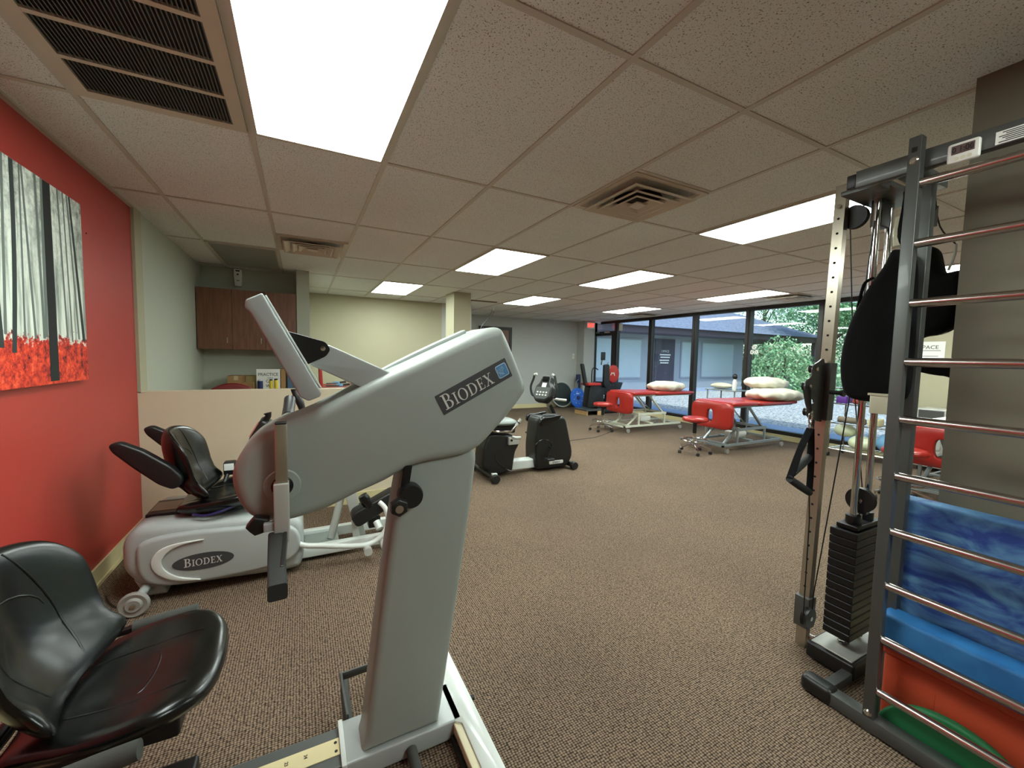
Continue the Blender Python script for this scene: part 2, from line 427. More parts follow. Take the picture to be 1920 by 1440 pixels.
def serif(ch):
    """roman capitals as lists of polygons on a unit-height body, plus the advance width"""
    P = []
    def rc(x0, x1, y0, y1): P.append([(x0, y0), (x1, y0), (x1, y1), (x0, y1)])
    def arc(cx, cy, ro, so, ri, si, a0, a1, n=10):
        for k in range(n):
            a = a0+(a1-a0)*k/n; b = a0+(a1-a0)*(k+1)/n
            P.append([(cx+ri*math.cos(a), cy+si*math.sin(a)), (cx+ro*math.cos(a), cy+so*math.sin(a)), (cx+ro*math.cos(b), cy+so*math.sin(b)), (cx+ri*math.cos(b), cy+si*math.sin(b))])
    if ch == 'I': rc(.13, .26, .03, .97); rc(.02, .37, 0, .045); rc(.02, .37, .955, 1); return P, .42
    if ch == 'B':
        rc(.11, .24, .03, .97); rc(0, .34, 0, .05); rc(0, .34, .95, 1); rc(.2, .36, .5, .55)
        arc(.34, .76, .24, .24, .12, .19, -PI/2, PI/2); arc(.36, .265, .29, .265, .16, .215, -PI/2, PI/2); return P, .7
    if ch == 'D':
        rc(.11, .24, .03, .97); rc(0, .38, 0, .05); rc(0, .38, .95, 1); arc(.36, .5, .43, .5, .29, .45, -PI/2, PI/2, 16); return P, .86
    if ch == 'O': arc(.42, .5, .42, .52, .28, .47, 0, 2*PI, 28); return P, .9
    if ch == 'E':
        rc(.11, .24, .03, .97); rc(0, .58, 0, .05); rc(0, .56, .95, 1); rc(.2, .46, .49, .54); rc(.42, .47, .4, .63)
        P.append([(.54, .05), (.58, .05), (.63, .25), (.6, .25)]); P.append([(.52, .76), (.56, .76), (.56, .95), (.51, .95)]); return P, .68
    if ch == 'X':
        P.append([(.04, 1), (.2, 1), (.72, 0), (.56, 0)]); P.append([(.08, 0), (.14, 0), (.64, 1), (.58, 1)])
        rc(-.02, .28, .955, 1); rc(.48, .74, .955, 1); rc(-.02, .24, 0, .045); rc(.46, .8, 0, .045); return P, .8
    return [], .4
def biodex(mb, org, ud, vd, height, depth=.0015):
    U = Vector(ud).normalized(); V = Vector(vd).normalized(); W = U.cross(V); x = 0; O = Vector(org); gl = []
    for i, ch in enumerate('BIODEX'):
        k = 1. if i == 0 else .78
        ps, adv = serif(ch); gl.append((ps, x, k)); x += adv*k*1.02+.03
    for ps, x0, k in gl:
        for p in ps:
            q = [O+U*((a*k+x0-x/2)*height)+V*(b*k*height) for a, b in p]; n = len(q)
            mb.add([tuple(t) for t in q]+[tuple(t+W*depth) for t in q], [tuple(range(n))[::-1], tuple(range(n, 2*n))]+[(i, (i+1) % n, n+(i+1) % n, n+i) for i in range(n)])
    return x*height
def ST(o): o['kind'] = 'structure'; return o
# ================================================================== THE ROOM
CE = 2.415
WX = 7.65
def slab(name, mat, x0, x1, y0, y1, z0, z1): return ST(MB().box(x0, x1, y0, y1, z0, z1).build(name, mat, smooth=0))
slab('floor', carpet, -1.3, WX+.1, -3.2, 9.9, -.05, 0)
slab('ceiling', tile, -1.3, WX+.25, -3.2, 9.9, CE, CE+.12)
slab('wall_left', red_wall, -1.25, -1.085, -3.2, 3.95, 0, CE)
slab('wall_left_return', cream_wall, -1.25, -1.065, 3.95, 4.10, 1.06, CE)
slab('wall_left_alcove', pale_wall, -1.25, -1.075, 4.10, 6.4, 0, CE)
slab('wall_alcove_back', pale_wall, -1.075, -.045, 6.22, 6.4, 0, CE)
slab('wall_partition', pale_wall, -.045, .10, 5.87, 8.1, 0, CE)
slab('wall_far_left', cream_wall, .10, 2.50, 7.95, 8.1, 0, CE)
slab('wall_far_middle', grey_wall, 2.50, 3.13, 7.95, 8.1, 0, CE)
slab('wall_far_side', grey_wall, 3.0, 3.13, 8.1, 9.75, 0, CE)
slab('wall_far_right', grey_wall, 3.13, WX+.1, 9.6, 9.75, 0, CE)
slab('wall_pilaster', grey_wall, 7.03, 7.40, 9.27, 9.6, 0, CE)
slab('wall_column', cream_wall, 2.21, 2.50, 6.38, 6.80, 0, CE)
slab('wall_pillar_right', pillar_wall, 2.17, 2.85, -3.0, .61, 0, CE)
slab('wall_back', cream_wall, -1.25, WX+.1, -3.2, -3.0, 0, CE)
slab('wall_window_side', cream_wall, WX-.05, WX+.1, -3.0, 2.60, 0, CE)
slab('wall_half', half_wall_paint, -1.085, 1.27, 3.95, 4.09, 0, 1.066)
mb = MB().box(-1.085, 1.275, 3.938, 3.95, 0, .10).box(-1.085, 1.275, 3.934, 3.95, 0, .016)
ST(mb.build('baseboard_half_wall', base_vinyl, smooth=0))
mb = MB().box(-1.085, -1.073, -3, 3.938, 0, .112).box(-1.085, -1.064, -3, 3.938, 0, .02)
ST(mb.build('baseboard_left', base_vinyl, smooth=0))
ST(MB().box(3.13, 7.03, 9.586, 9.6, 0, .11).build('baseboard_far', base_vinyl, smooth=0))
ST(MB().box(2.156, 2.17, -3, .61, 0, .1).box(2.156, 2.85, .61, .624, 0, .1).build('baseboard_pillar', base_vinyl, smooth=0))
ST(MB().box(WX-.07, WX-.02, 2.6, 8.6, 0, .085).build('baseboard_window', base_vinyl, smooth=0))
ST(MB().box(.1, 3.13, 7.938, 7.95, 0, .11).build('baseboard_far_left', base_vinyl, smooth=0))
# suspended grid
GX = [-.806+.61*k for k in range(-0, 14)]; GY = [2.347+1.22*k for k in range(-4, 7)]
mb = MB(); w = .0125
for x in GX: mb.box(x-w, x+w, -3, 9.7, CE-.005, CE+.001)
for y in GY: mb.box(-1.08, WX, y-w, y+w, CE-.0045, CE+.001)
mb.box(1.634, 2.244, 1.737-w, 1.737+w, CE-.0042, CE+.001); mb.box(-.196, .414, 4.177-w, 4.177+w, CE-.0042, CE+.001)
mb.box(-1.085, -1.06, -3, 3.95, CE-.012, CE)
ST(mb.build('trim_ceiling_grid', gridmetal, smooth=0))

# ------------------------------------------------------------------ ceiling lights
def troffer(x, y, label, proto=[None]):
    cx, cy = x+.305, y+.61
    if proto[0] is None:
        t = thing('ceiling_light', label, 'ceiling light', (0, 0, CE), 'recessed ceiling lights')
        m = MB()
        for a in ((-.300, -.279, -.605, .605), (.279, .300, -.605, .605), (-.279, .279, -.605, -.584), (-.279, .279, .584, .605)):
            m.box(a[0], a[1], a[2], a[3], CE-.012, CE-.001)
        m.build('frame', gridmetal, t, smooth=0)
        MB().box(-.279, .279, -.584, .584, CE-.009, CE-.003).build('diffuser', lit, t, smooth=0)
        proto[0] = t
        t.location = (cx, cy, CE); return t
    return dup(proto[0], (cx, cy, CE), 0, label)
troffer(-.196, 1.127, 'large glowing ceiling panel over the exercise machine, beside the slotted grille')
troffer(2.854, 1.127, 'long glowing ceiling panel partly behind the perforated cable post')
troffer(1.634, 3.567, 'glowing ceiling panel between the square vent and the beige column')
troffer(3.464, 3.567, 'glowing ceiling panel in the middle of the room, in line with the upright bike')
troffer(3.464, 6.007, 'small distant ceiling panel to the right of the beige column')
troffer(1.024, 6.007, 'glowing ceiling panel in front of the cream far wall, left of the column')
troffer(5.904, 3.567, 'glowing ceiling panel beside the flat vent near the windows')
troffer(5.904, 6.007, 'most distant ceiling panel, nearest the exit door')
troffer(5.904, 1.127, 'ceiling panel glimpsed at the pillar edge behind the hanging black bag')
troffer(1.024, -1.313, 'ceiling panel behind the viewpoint')
troffer(4.684, -1.313, 'ceiling panel in the part of the room behind the pillar')

# ------------------------------------------------------------------ vents
def return_grille():
    x0, x1, y0, y1 = -.79, -.21, 1.14, 2.334
    t = thing('return_air_grille', 'rectangular cream return air grille of fine dark slots beside the largest light', 'vent', ((x0+x1)/2, (y0+y1)/2, CE))
    m = MB()
    for a in ((x0, x0+.05, y0, y1), (x1-.05, x1, y0, y1), (x0+.05, x1-.05, y0, y0+.05), (x0+.05, x1-.05, y1-.05, y1)): m.box(*a, CE-.014, CE-.001)
    n = 5; pitch = (y1-y0-.1)/n*.0+.218
    for k in range(1, n+1):
        yy = y1-.05-pitch*k
        if yy > y0+.05: m.box(x0+.05, x1-.05, yy-.011, yy+.011, CE-.013, CE-.002)
    m.build('frame', vent_paint, t, smooth=0)
    MB().box(x0+.05, x1-.05, y0+.05, y1-.05, CE-.004, CE-.001).build('duct_opening', dark_void, t, smooth=0)
    m = MB(); k = x0+.058
    while k < x1-.052:
        m.add([(k, y0+.05, CE-.004), (k+.0035, y0+.05, CE-.004), (k+.009, y0+.05, CE-.012), (k+.0055, y0+.05, CE-.012),
               (k, y1-.05, CE-.004), (k+.0035, y1-.05, CE-.004), (k+.009, y1-.05, CE-.012), (k+.0055, y1-.05, CE-.012)],
              [(0, 1, 2, 3), (4, 7, 6, 5), (0, 4, 5, 1), (1, 5, 6, 2), (2, 6, 7, 3), (3, 7, 4, 0)]); k += .0125
    m.build('louvre_bank', pm('louvre_dark_grey', (84, 84, 78), .5), t, smooth=0)
return_grille()
def ring_sq(m, cx, cy, a, z0, b, z1, th=.003):
    """a sloping square cone ring from half-size a at z0 to half-size b at z1"""
    vs = []
    for h, z in ((a, z0), (b, z1), (b, z1+th), (a, z0+th)):
        vs += [(cx-h, cy-h, z), (cx+h, cy-h, z), (cx+h, cy+h, z), (cx-h, cy+h, z)]
    fs = []
    for l in range(4):
        q = (l+1) % 4
        for i in range(4): j = (i+1) % 4; fs.append((l*4+i, l*4+j, q*4+j, q*4+i))
    m.add(vs, fs)
def square_diffuser(x, y, label, proto=[None]):
    if proto[0]: return dup(proto[0], (x, y, CE), 0, label)
    t = thing('ceiling_diffuser', label, 'vent', (0, 0, CE), 'square stepped air diffusers')
    m = MB()
    for a in ((-.295, -.262, -.295, .295), (.262, .295, -.295, .295), (-.262, .262, -.295, -.262), (-.262, .262, .262, .295)): m.box(*a, CE-.010, CE-.001)
    m.build('frame', vent_paint, t, smooth=0)
    MB().lathe([(.0, CE-.003), (.15, CE-.003), (.15, CE-.0015), (0, CE-.0015)], (0, 0, 0)).build('duct_opening', dark_void, t)
    for a, b in ((.235, .165), (.165, .105), (.105, .055)):
        m = MB(); ring_sq(m, 0, 0, a, CE-.044, b, CE-.014); ring_sq(m, 0, 0, a+.013, CE-.042, a, CE-.044); m.build('cone', vent_paint, t, smooth=20)
    MB().rbox(-.045, .045, -.045, .045, CE-.046, CE-.036, .004).build('centre_plate', vent_paint, t)
    m = MB(); ring_sq(m, 0, 0, .262, CE-.008, .24, CE-.0015, .001); m.build('throat', gridmetal, t, smooth=0)
    proto[0] = t; t.location = (x, y, CE); return t
t = thing('unlit_ceiling_panel', 'dark unlit ceiling light panel above the alcove cabinets', 'ceiling light', (-.50, 5.39, CE))
m = MB()
for a in ((-.80, -.775, 4.80, 5.99), (-.225, -.20, 4.80, 5.99), (-.775, -.225, 4.80, 4.83), (-.775, -.225, 5.96, 5.99)): m.box(*a, CE-.012, CE-.001)
m.build('frame', gridmetal, t, smooth=0)
MB().box(-.775, -.225, 4.83, 5.96, CE-.009, CE-.003).build('diffuser', pm('unlit_acrylic', (138, 140, 130), .35), t, smooth=0)
square_diffuser(1.939, 2.042, 'square stepped air diffuser in the middle of the ceiling, largest of its kind')
square_diffuser(.109, 4.482, 'square stepped air diffuser above the knee wall and brown cabinets')
square_diffuser(6.88, 3.79, 'square stepped air diffuser by the windows beside a light panel')
square_diffuser(7.05, 7.12, 'square stepped air diffuser near the exit door')
solo(MB().box(2.80, 3.32, 7.10, 7.20, CE-.012, CE-.001), 'slot_vent', pm('brown_slot', (110, 84, 62), .7), 'narrow brown slot in the ceiling right of the beige column', 'vent', (3.06, 7.15, CE), smooth=0)

# ------------------------------------------------------------------ window wall
ML = [2.60, 3.68, 4.93, 6.14, 7.40, 8.63]
mb = MB()
mb.box(WX-.05, WX+.06, 2.60, 9.27, 2.345, CE)       # head
mb.box(WX-.04, WX+.06, 2.60, 8.60, .085, .15)       # sill
for i, y in enumerate(ML):
    h = .048 if i not in (1,) else .055
    mb.box(WX-.05, WX+.06, y-h, y+h, .085 if i < 5 else 0, 2.345)
    mb.box(WX-.058, WX-.05, y-.018, y+.018, .085 if i < 5 else 0, 2.345)
ST(mb.build('window_frame', bronze, smooth=0))
for i in range(5):
    o = MB().box(WX, WX+.008, ML[i]+.045, ML[i+1]-.045, .15, 2.345).build('window_%d' % (i+1), glass, smooth=0); ST(o)
ST(MB().box(WX, WX+.008, 8.675, 9.27, 2.13, 2.345).build('window_6', glass, smooth=0))
# glazed storefront door
d = MB(); x0, x1 = WX-.045, WX+.01
for a in ((8.68, 8.80, .02, 2.08), (9.50, 9.60, .02, 2.08), (8.80, 9.50, .02, .25), (8.80, 9.50, 2.02, 2.08)): d.box(x0, x1, *a)
d.box(WX-.05, WX+.06, 8.66, 9.6, 2.08, 2.14)
do = ST(d.build('door_1', bronze, smooth=0))
MB().box(WX-.02, WX-.012, 8.80, 9.50, .25, 2.02).build('glass_pane', glass, do, smooth=0)
MB().tube([(WX-.05, 8.87, .95), (WX-.10, 8.87, .97), (WX-.10, 8.87, 1.25), (WX-.05, 8.87, 1.27)], .012, 8).build('pull_handle', brushed, do)
MB().rbox(WX-.10, WX-.045, 8.85, 9.05, 2.09, 2.13, .01).rbox(WX-.10, WX-.045, 9.3, 9.42, 2.09, 2.13, .01).build('door_closer', brushed, do)
ST(MB().box(WX-.05, WX+.1, 9.6, 9.75, 0, CE).build('wall_exit_corner', grey_wall, smooth=0))
# brown panelled door on the far wall
d = ST(MB().box(4.07, 4.83, 9.565, 9.6, 0, 2.06).build('door_2', wood_mat('brown_door_wood', (96, 66, 48), (122, 86, 62)), smooth=0))
m = MB().box(3.99, 4.07, 9.55, 9.61, 0, 2.14).box(4.83, 4.905, 9.55, 9.61, 0, 2.14).box(4.07, 4.83, 9.55, 9.61, 2.06, 2.14)
m.build('door_frame', bronze, d, smooth=0)
MB().lathe([(0, -.05), (.024, -.05), (.028, -.03), (.012, -.012), (.012, 0), (0, 0)], (4.77, 9.56, .95), 'y', 16).build('door_knob', brushed, d)

# exit sign on the pilaster
t = thing('exit_sign', 'white exit sign with red letters high on the far corner wall', 'sign', (7.21, 9.25, 2.2))
MB().rbox(7.07, 7.35, 9.21, 9.262, 2.205, 2.395, .008).build('housing', white_plastic, t)
m = MB(); text_into(m, 'EXIT', (7.21, 9.208, 2.245), (1, 0, 0), (0, 0, 1), .155, squash=.72); m.build('lettering', emit_mat('lit_red_letters', (1, .03, .02), 1.3), t, smooth=0)
t = thing('light_switch', 'white light switch plate on the far grey wall', 'switch', (6.91, 9.59, 1.4))
MB().rbox(6.875, 6.945, 9.588, 9.6, 1.36, 1.5, .004).build('plate', white_plastic, t)
MB().rbox(6.895, 6.925, 9.582, 9.59, 1.39, 1.47, .003).build('rocker', ivory_plastic, t)
# window stickers and notice
def flower(m, y, z, r):
    for k in range(6):
        a = k*PI/3+.3; cy, cz = y+r*.62*math.cos(a), z+r*.62*math.sin(a)
        m.prism([(cy+r*.38*math.cos(b*PI/5), cz+r*.38*math.sin(b*PI/5)) for b in range(10)], 'x', WX-.006, WX-.002)
for (y, z, lb) in ((4.815, 1.65, 'white snowflake sticker on the window glass, top of a trio'), (4.85, 1.56, 'white snowflake sticker on the window glass, lower left of a trio'), (4.765, 1.56, 'white snowflake sticker on the window glass, lower right of a trio')):
    m = MB(); flower(m, y, z, .045); solo(m, 'snowflake_sticker', white_plastic, lb, 'sticker', (WX, y, z), 'snowflake stickers on the window', smooth=0)
solo(MB().box(WX-.004, WX-.001, 8.43, 8.56, 2.14, 2.33), 'window_notice', paper, 'small white notice taped high on the glass beside the exit door', 'notice', (WX, 8.5, 2.14), smooth=0)
# wall chart on the window-side wall
t = thing('wall_notice', 'white printed notice on the cream wall seen between the ladder posts', 'notice', (WX-.055, 2.33, 1.4))
MB().box(WX-.056, WX-.051, 2.20, 2.53, 1.35, 1.70).build('sheet', paper, t, smooth=0)
m = MB(); text_into(m, 'SPACE', (WX-.0565, 2.36, 1.60), (0, -1, 0), (0, 0, 1), .07)
for k, z in enumerate((1.575, 1.50, 1.47, 1.42)): m.box(WX-.0575, WX-.0565, 2.24+.02*(k % 2), 2.5, z, z+.006)
m.build('printing', ink, t, smooth=0)

# ================================================================== OUTSIDE
walk = pm('pale_concrete', (150, 166, 190), .85, bump=.2, bs=30)
gravel = two_tone('white_gravel', (120, 124, 122), (214, 214, 206), 22, .40, .60, .9, bump=.6)
grass = two_tone('courtyard_ground_cover', (60, 84, 44), (108, 132, 70), 6, .4, .6, .95)
ST(MB().box(WX+.1, 9.4, -8, 13.6, -.12, -.02).build('floor_walkway', walk, smooth=0))
ST(MB().box(9.4, 21, -8, 12.6, -.13, -.03).build('floor_gravel_bed', gravel, smooth=0))
ST(MB().box(21, 60, -30, 40, -.16, -.06).build('floor_outside', grass, smooth=0))
ST(MB().box(9.4, 60, 12.6, 14.0, -.13, .0).build('floor_far_walkway', walk, smooth=0))
# our own building's eave and far outer wall, the wing across the courtyard
siding = pm('blue_grey_render', (150, 158, 166), .85, bump=.3, bs=20)
shingle = two_tone('slate_blue_shingles', (96, 104, 122), (140, 148, 164), 3, .35, .65, .8, stretch=(2, 8, 8), bump=.4)
fasc = pm('mauve_brown_fascia', (84, 74, 84), .7)
t = thing('building_wing', 'grey building wing with slate blue hipped roof across the courtyard', 'building', (16, 16, 0))
MB().box(7.9, 21.3, 14.0, 19, -.1, 2.75).build('wall', siding, t, smooth=0)
MB().box(7.0, 27.0, 12.9, 20.1, 2.52, 2.78).build('fascia', fasc, t, smooth=0)
ry = 16.5; m = MB()
m.add([(6.8, 12.7, 2.78), (27.2, 12.7, 2.78), (27.2, 20.3, 2.78), (6.8, 20.3, 2.78), (6.8, ry, 4.5), (22.6, ry, 4.5)], [(0, 1, 5, 4), (1, 2, 5), (2, 3, 4, 5), (0, 4, 3), (0, 3, 2, 1)])
m.build('roof', shingle, t, smooth=0)
for x in (26.6, 23.8): MB().box(x-.09, x+.09, 13.1, 13.28, -.1, 2.52).build('porch_post', fasc, t, smooth=0)
dr = MB().box(14.7, 16.0, 13.94, 14.0, 0, 2.35).build('door', pm('plum_brown_door', (70, 66, 78), .5), t, smooth=0)
m = MB(); text_into(m, 'OFFICE', (15.35, 13.93, 1.72), (1, 0, 0), (0, 0, 1), .16)
for k, z in enumerate((1.58, 1.46, 1.32, 1.2)): m.box(15.0+.05*(k % 2), 15.7-.04*k, 13.925, 13.935, z, z+.06)
m.build('door_lettering', white_plastic, dr, smooth=0)
pane = pm('sheer_pane', (176, 190, 194), .3)
for a, b in ((9.0, 10.4), (10.7, 12.1), (12.4, 13.8), (16.5, 17.6), (18.0, 20.4)):
    f = MB().box(a-.06, b+.06, 13.95, 14.0, .5, 2.3).build('window', pm('pale_window_frame', (150, 156, 166), .6), t, smooth=0)
    MB().box(a, b, 13.94, 13.95, .56, 2.24).build('pane', pane, f, smooth=0)
slab('ceiling_outer_eave', fasc, WX+.25, 9.0, -4, 13, 2.56, 2.70)
# trees behind the courtyard
bark = two_tone('tree_bark', (66, 54, 44), (104, 90, 74), 8, .4, .6, .9, stretch=(6, 6, 1), bump=.5)
LEAF = [two_tone('leaf_green_fresh', (84, 140, 92), (168, 206, 150), 3, .35, .65, .6), two_tone('leaf_green_deep', (64, 118, 80), (130, 180, 128), 3, .35, .65, .6),
        two_tone('leaf_green_pale', (106, 158, 110), (190, 216, 168), 3, .35, .65, .6)]
def tree(x, y, h, r, k, label, seed):
    rnd = random.Random(seed); t = thing('courtyard_tree', label, 'tree', (x, y, -.06), 'trees beyond the courtyard')
    m = MB(); m.tube([(x, y, -.06), (x+.1, y+.05, h*.3), (x-.05, y, h*.6), (x+.1, y, h*.85)], [.2, .15, .1, .04], 10, 4)
    for q in range(7):
        a = rnd.random()*6.3; z = h*(.25+.08*q); m.tube([(x, y, z), (x+math.cos(a)*r*.4, y+math.sin(a)*r*.4, z+h*.1), (x+math.cos(a)*r*.8, y+math.sin(a)*r*.8, z+h*.16)], [.07, .045, .015], 6)
    m.build('trunk', bark, t)
    vs = []; fs = []
    blobs = [(rnd.uniform(-.7, .7)*r, rnd.uniform(-.7, .7)*r, rnd.uniform(.12, .92)*h, rnd.uniform(.35, .6)*r) for _ in range(30)]
    for bx, by, bz, br in blobs:
        for _ in range(230):
            d = Vector((rnd.gauss(0, 1), rnd.gauss(0, 1), rnd.gauss(0, 1))).normalized()*br*rnd.uniform(.6, 1.05)
            c = Vector((x+bx, y+by, max(.1, bz+d.z*.9)))+Vector((d.x, d.y, 0))
            n = Vector((rnd.gauss(0, 1), rnd.gauss(0, 1), rnd.gauss(.5, 1))).normalized(); u = n.orthogonal().normalized(); v = n.cross(u); s = rnd.uniform(.07, .13)
            o = len(vs); vs += [tuple(c-u*s), tuple(c+v*s*.5), tuple(c+u*s), tuple(c-v*s*.5)]; fs.append((o, o+1, o+2, o+3))
    m = MB(); m.v = vs; m.f = fs; m.mi = [0]*len(fs)
    m.build('foliage', LEAF[k], t, smooth=0, recalc=False)
for a in ((23.8, 11.0, 7.5, 2.0, 0, 'tall fresh green tree right of the grey wing, seen through the widest window', 1),
          (23.5, 6.5, 7.5, 1.9, 2, 'pale green tree seen just left of the hanging bag', 3), (24.0, 1.6, 7.5, 2.0, 1, 'deep green tree seen between cable post and hanging bag', 4),
          (30.2, 14.4, 10.5, 2.9, 1, 'deep green tree rising behind the porch end of the wing', 2), (30.0, 8.2, 10.5, 2.9, 0, 'tall tree in the back row behind the pale one', 5),
          (31.0, 2.0, 10, 2.9, 2, 'broad back-row tree at the right of the courtyard', 7), (38, 11.5, 13, 3.6, 2, 'highest tree in the farthest row', 8), (37, 22.5, 13, 3.2, 0, 'fresh green tree showing above the right slope of the roof', 12), (38, 3.6, 13, 3.6, 1, 'dark far tree behind the right side of the courtyard', 10)):
    tree(*a)
# ================================================================== BIG UPPER-BODY CYCLE IN FRONT
def seat_pan_outline(a, b, front=1.0):
    """plan of a tractor-like seat: x forward, y sideways"""
    return catmull([(-a, -b*.62), (-a*.55, -b*.86), (0, -b), (a*.55, -b*.96), (a*.88, -b*.70), (a, -b*.25), (a, b*.25), (a*.88, b*.70), (a*.55, b*.96), (0, b), (-a*.55, b*.86), (-a, b*.62)], 5)
def bucket_seat(t, cx, cy, z, s=1., lean=.30, bh=.47, bw=1., set_back=.72):
    """moulded black bucket seat facing +x: deep pan with side bolsters, centre panel welts, wrapped backrest"""
    a, b = .215*s, .255*s
    def top(x, y):
        q = abs(y)/b; u = (x+a)/(2*a)
        return (.055*max(0, q-.35)**1.5/.52 + .03*max(0, u-.55)*2*(1-q*q*.3) + .03*max(0, .3-u)) * s - .012*s
    m = MB(); m.T = Matrix.Translation((cx, cy, z)) @ Matrix.Rotation(-.05, 4, 'Y')
    m.cushion(seat_pan_outline(a, b), .095*s, top, rings=9, p=4)
    pan = m.build('seat_pan', black_vinyl, t, smooth=60)
    w = MB(); w.T = m.T
    def onp(x, y, d=.0): return (x, y, top(x, y)+.0475*s*(1-(max(abs(x)/a, abs(y)/b))**4)**.5-.0025+d)
    w.tube([onp(a*(-.9+.12*i), b*(.34+.16*math.sin(i*.16))) for i in range(14)], .004*s, 8)
    w.tube([onp(a*(-.9+.12*i), -b*(.34+.16*math.sin(i*.16))) for i in range(14)], .004*s, 8)
    w.tube([onp(a*.12+a*.10*math.cos(k*PI/8-PI/2)*1.0, b*.36*math.sin(k*PI/8-PI/2)) for k in range(9)], .004*s, 8)
    w.build('welt', black_vinyl, pan, smooth=60)
    # backrest: local u sideways, v up the back, wraps forward at the sides
    hw, hh = .255*s*bw, bh*s/2
    out = catmull([(-hw*.80, -hh), (-hw*.92, -hh*.55), (-hw*.98, -hh*.1), (-hw*.97, hh*.42), (-hw*.74, hh*.82), (-hw*.3, hh), (hw*.3, hh), (hw*.74, hh*.82), (hw*.97, hh*.42), (hw*.98, -hh*.1), (hw*.92, -hh*.55), (hw*.80, -hh)], 5)
    def bt(u, v):
        q = abs(u)/hw; k = (v+hh)/(2*hh)
        return .085*s*q*q + .05*s*max(0, .35-k)*2 - .03*s*math.sin(max(0, min(1, k))*PI)*(1-q*q)
    R = Matrix(((0, math.sin(0), 1, 0), (1, 0, 0, 0), (0, 1, 0, 0), (0, 0, 0, 1)))     # (u,v,n) -> (n,u,v) = x,y,z
    m = MB(); m.T = Matrix.Translation((cx-a*set_back, cy, z+.030*s)) @ Matrix.Rotation(-lean, 4, 'Y') @ Matrix.Translation((0, 0, hh)) @ R
    m.cushion(out, .07*s, bt, rings=9, p=5)
    back = m.build('backrest', black_vinyl, t, smooth=60)
    w = MB(); w.T = m.T
    def onb(u, v): return (u, v, bt(u, v)+.035*s*(1-min(.98, (max(abs(u)/hw, abs(v)/hh)))**5)**.5-.002)
    for sg in (-1, 1): w.tube([onb(sg*hw*(.30+.22*math.sin(i*.28)), hh*(.9-.17*i)) for i in range(11)], .0045*s, 8)
    w.tube([onb(hw*.45*math.cos(k*PI/10), hh*.05+hh*.34*math.sin(k*PI/10)) for k in range(11)], .004*s, 8)
    w.build('welt', black_vinyl, back, smooth=60)
    return pan, back

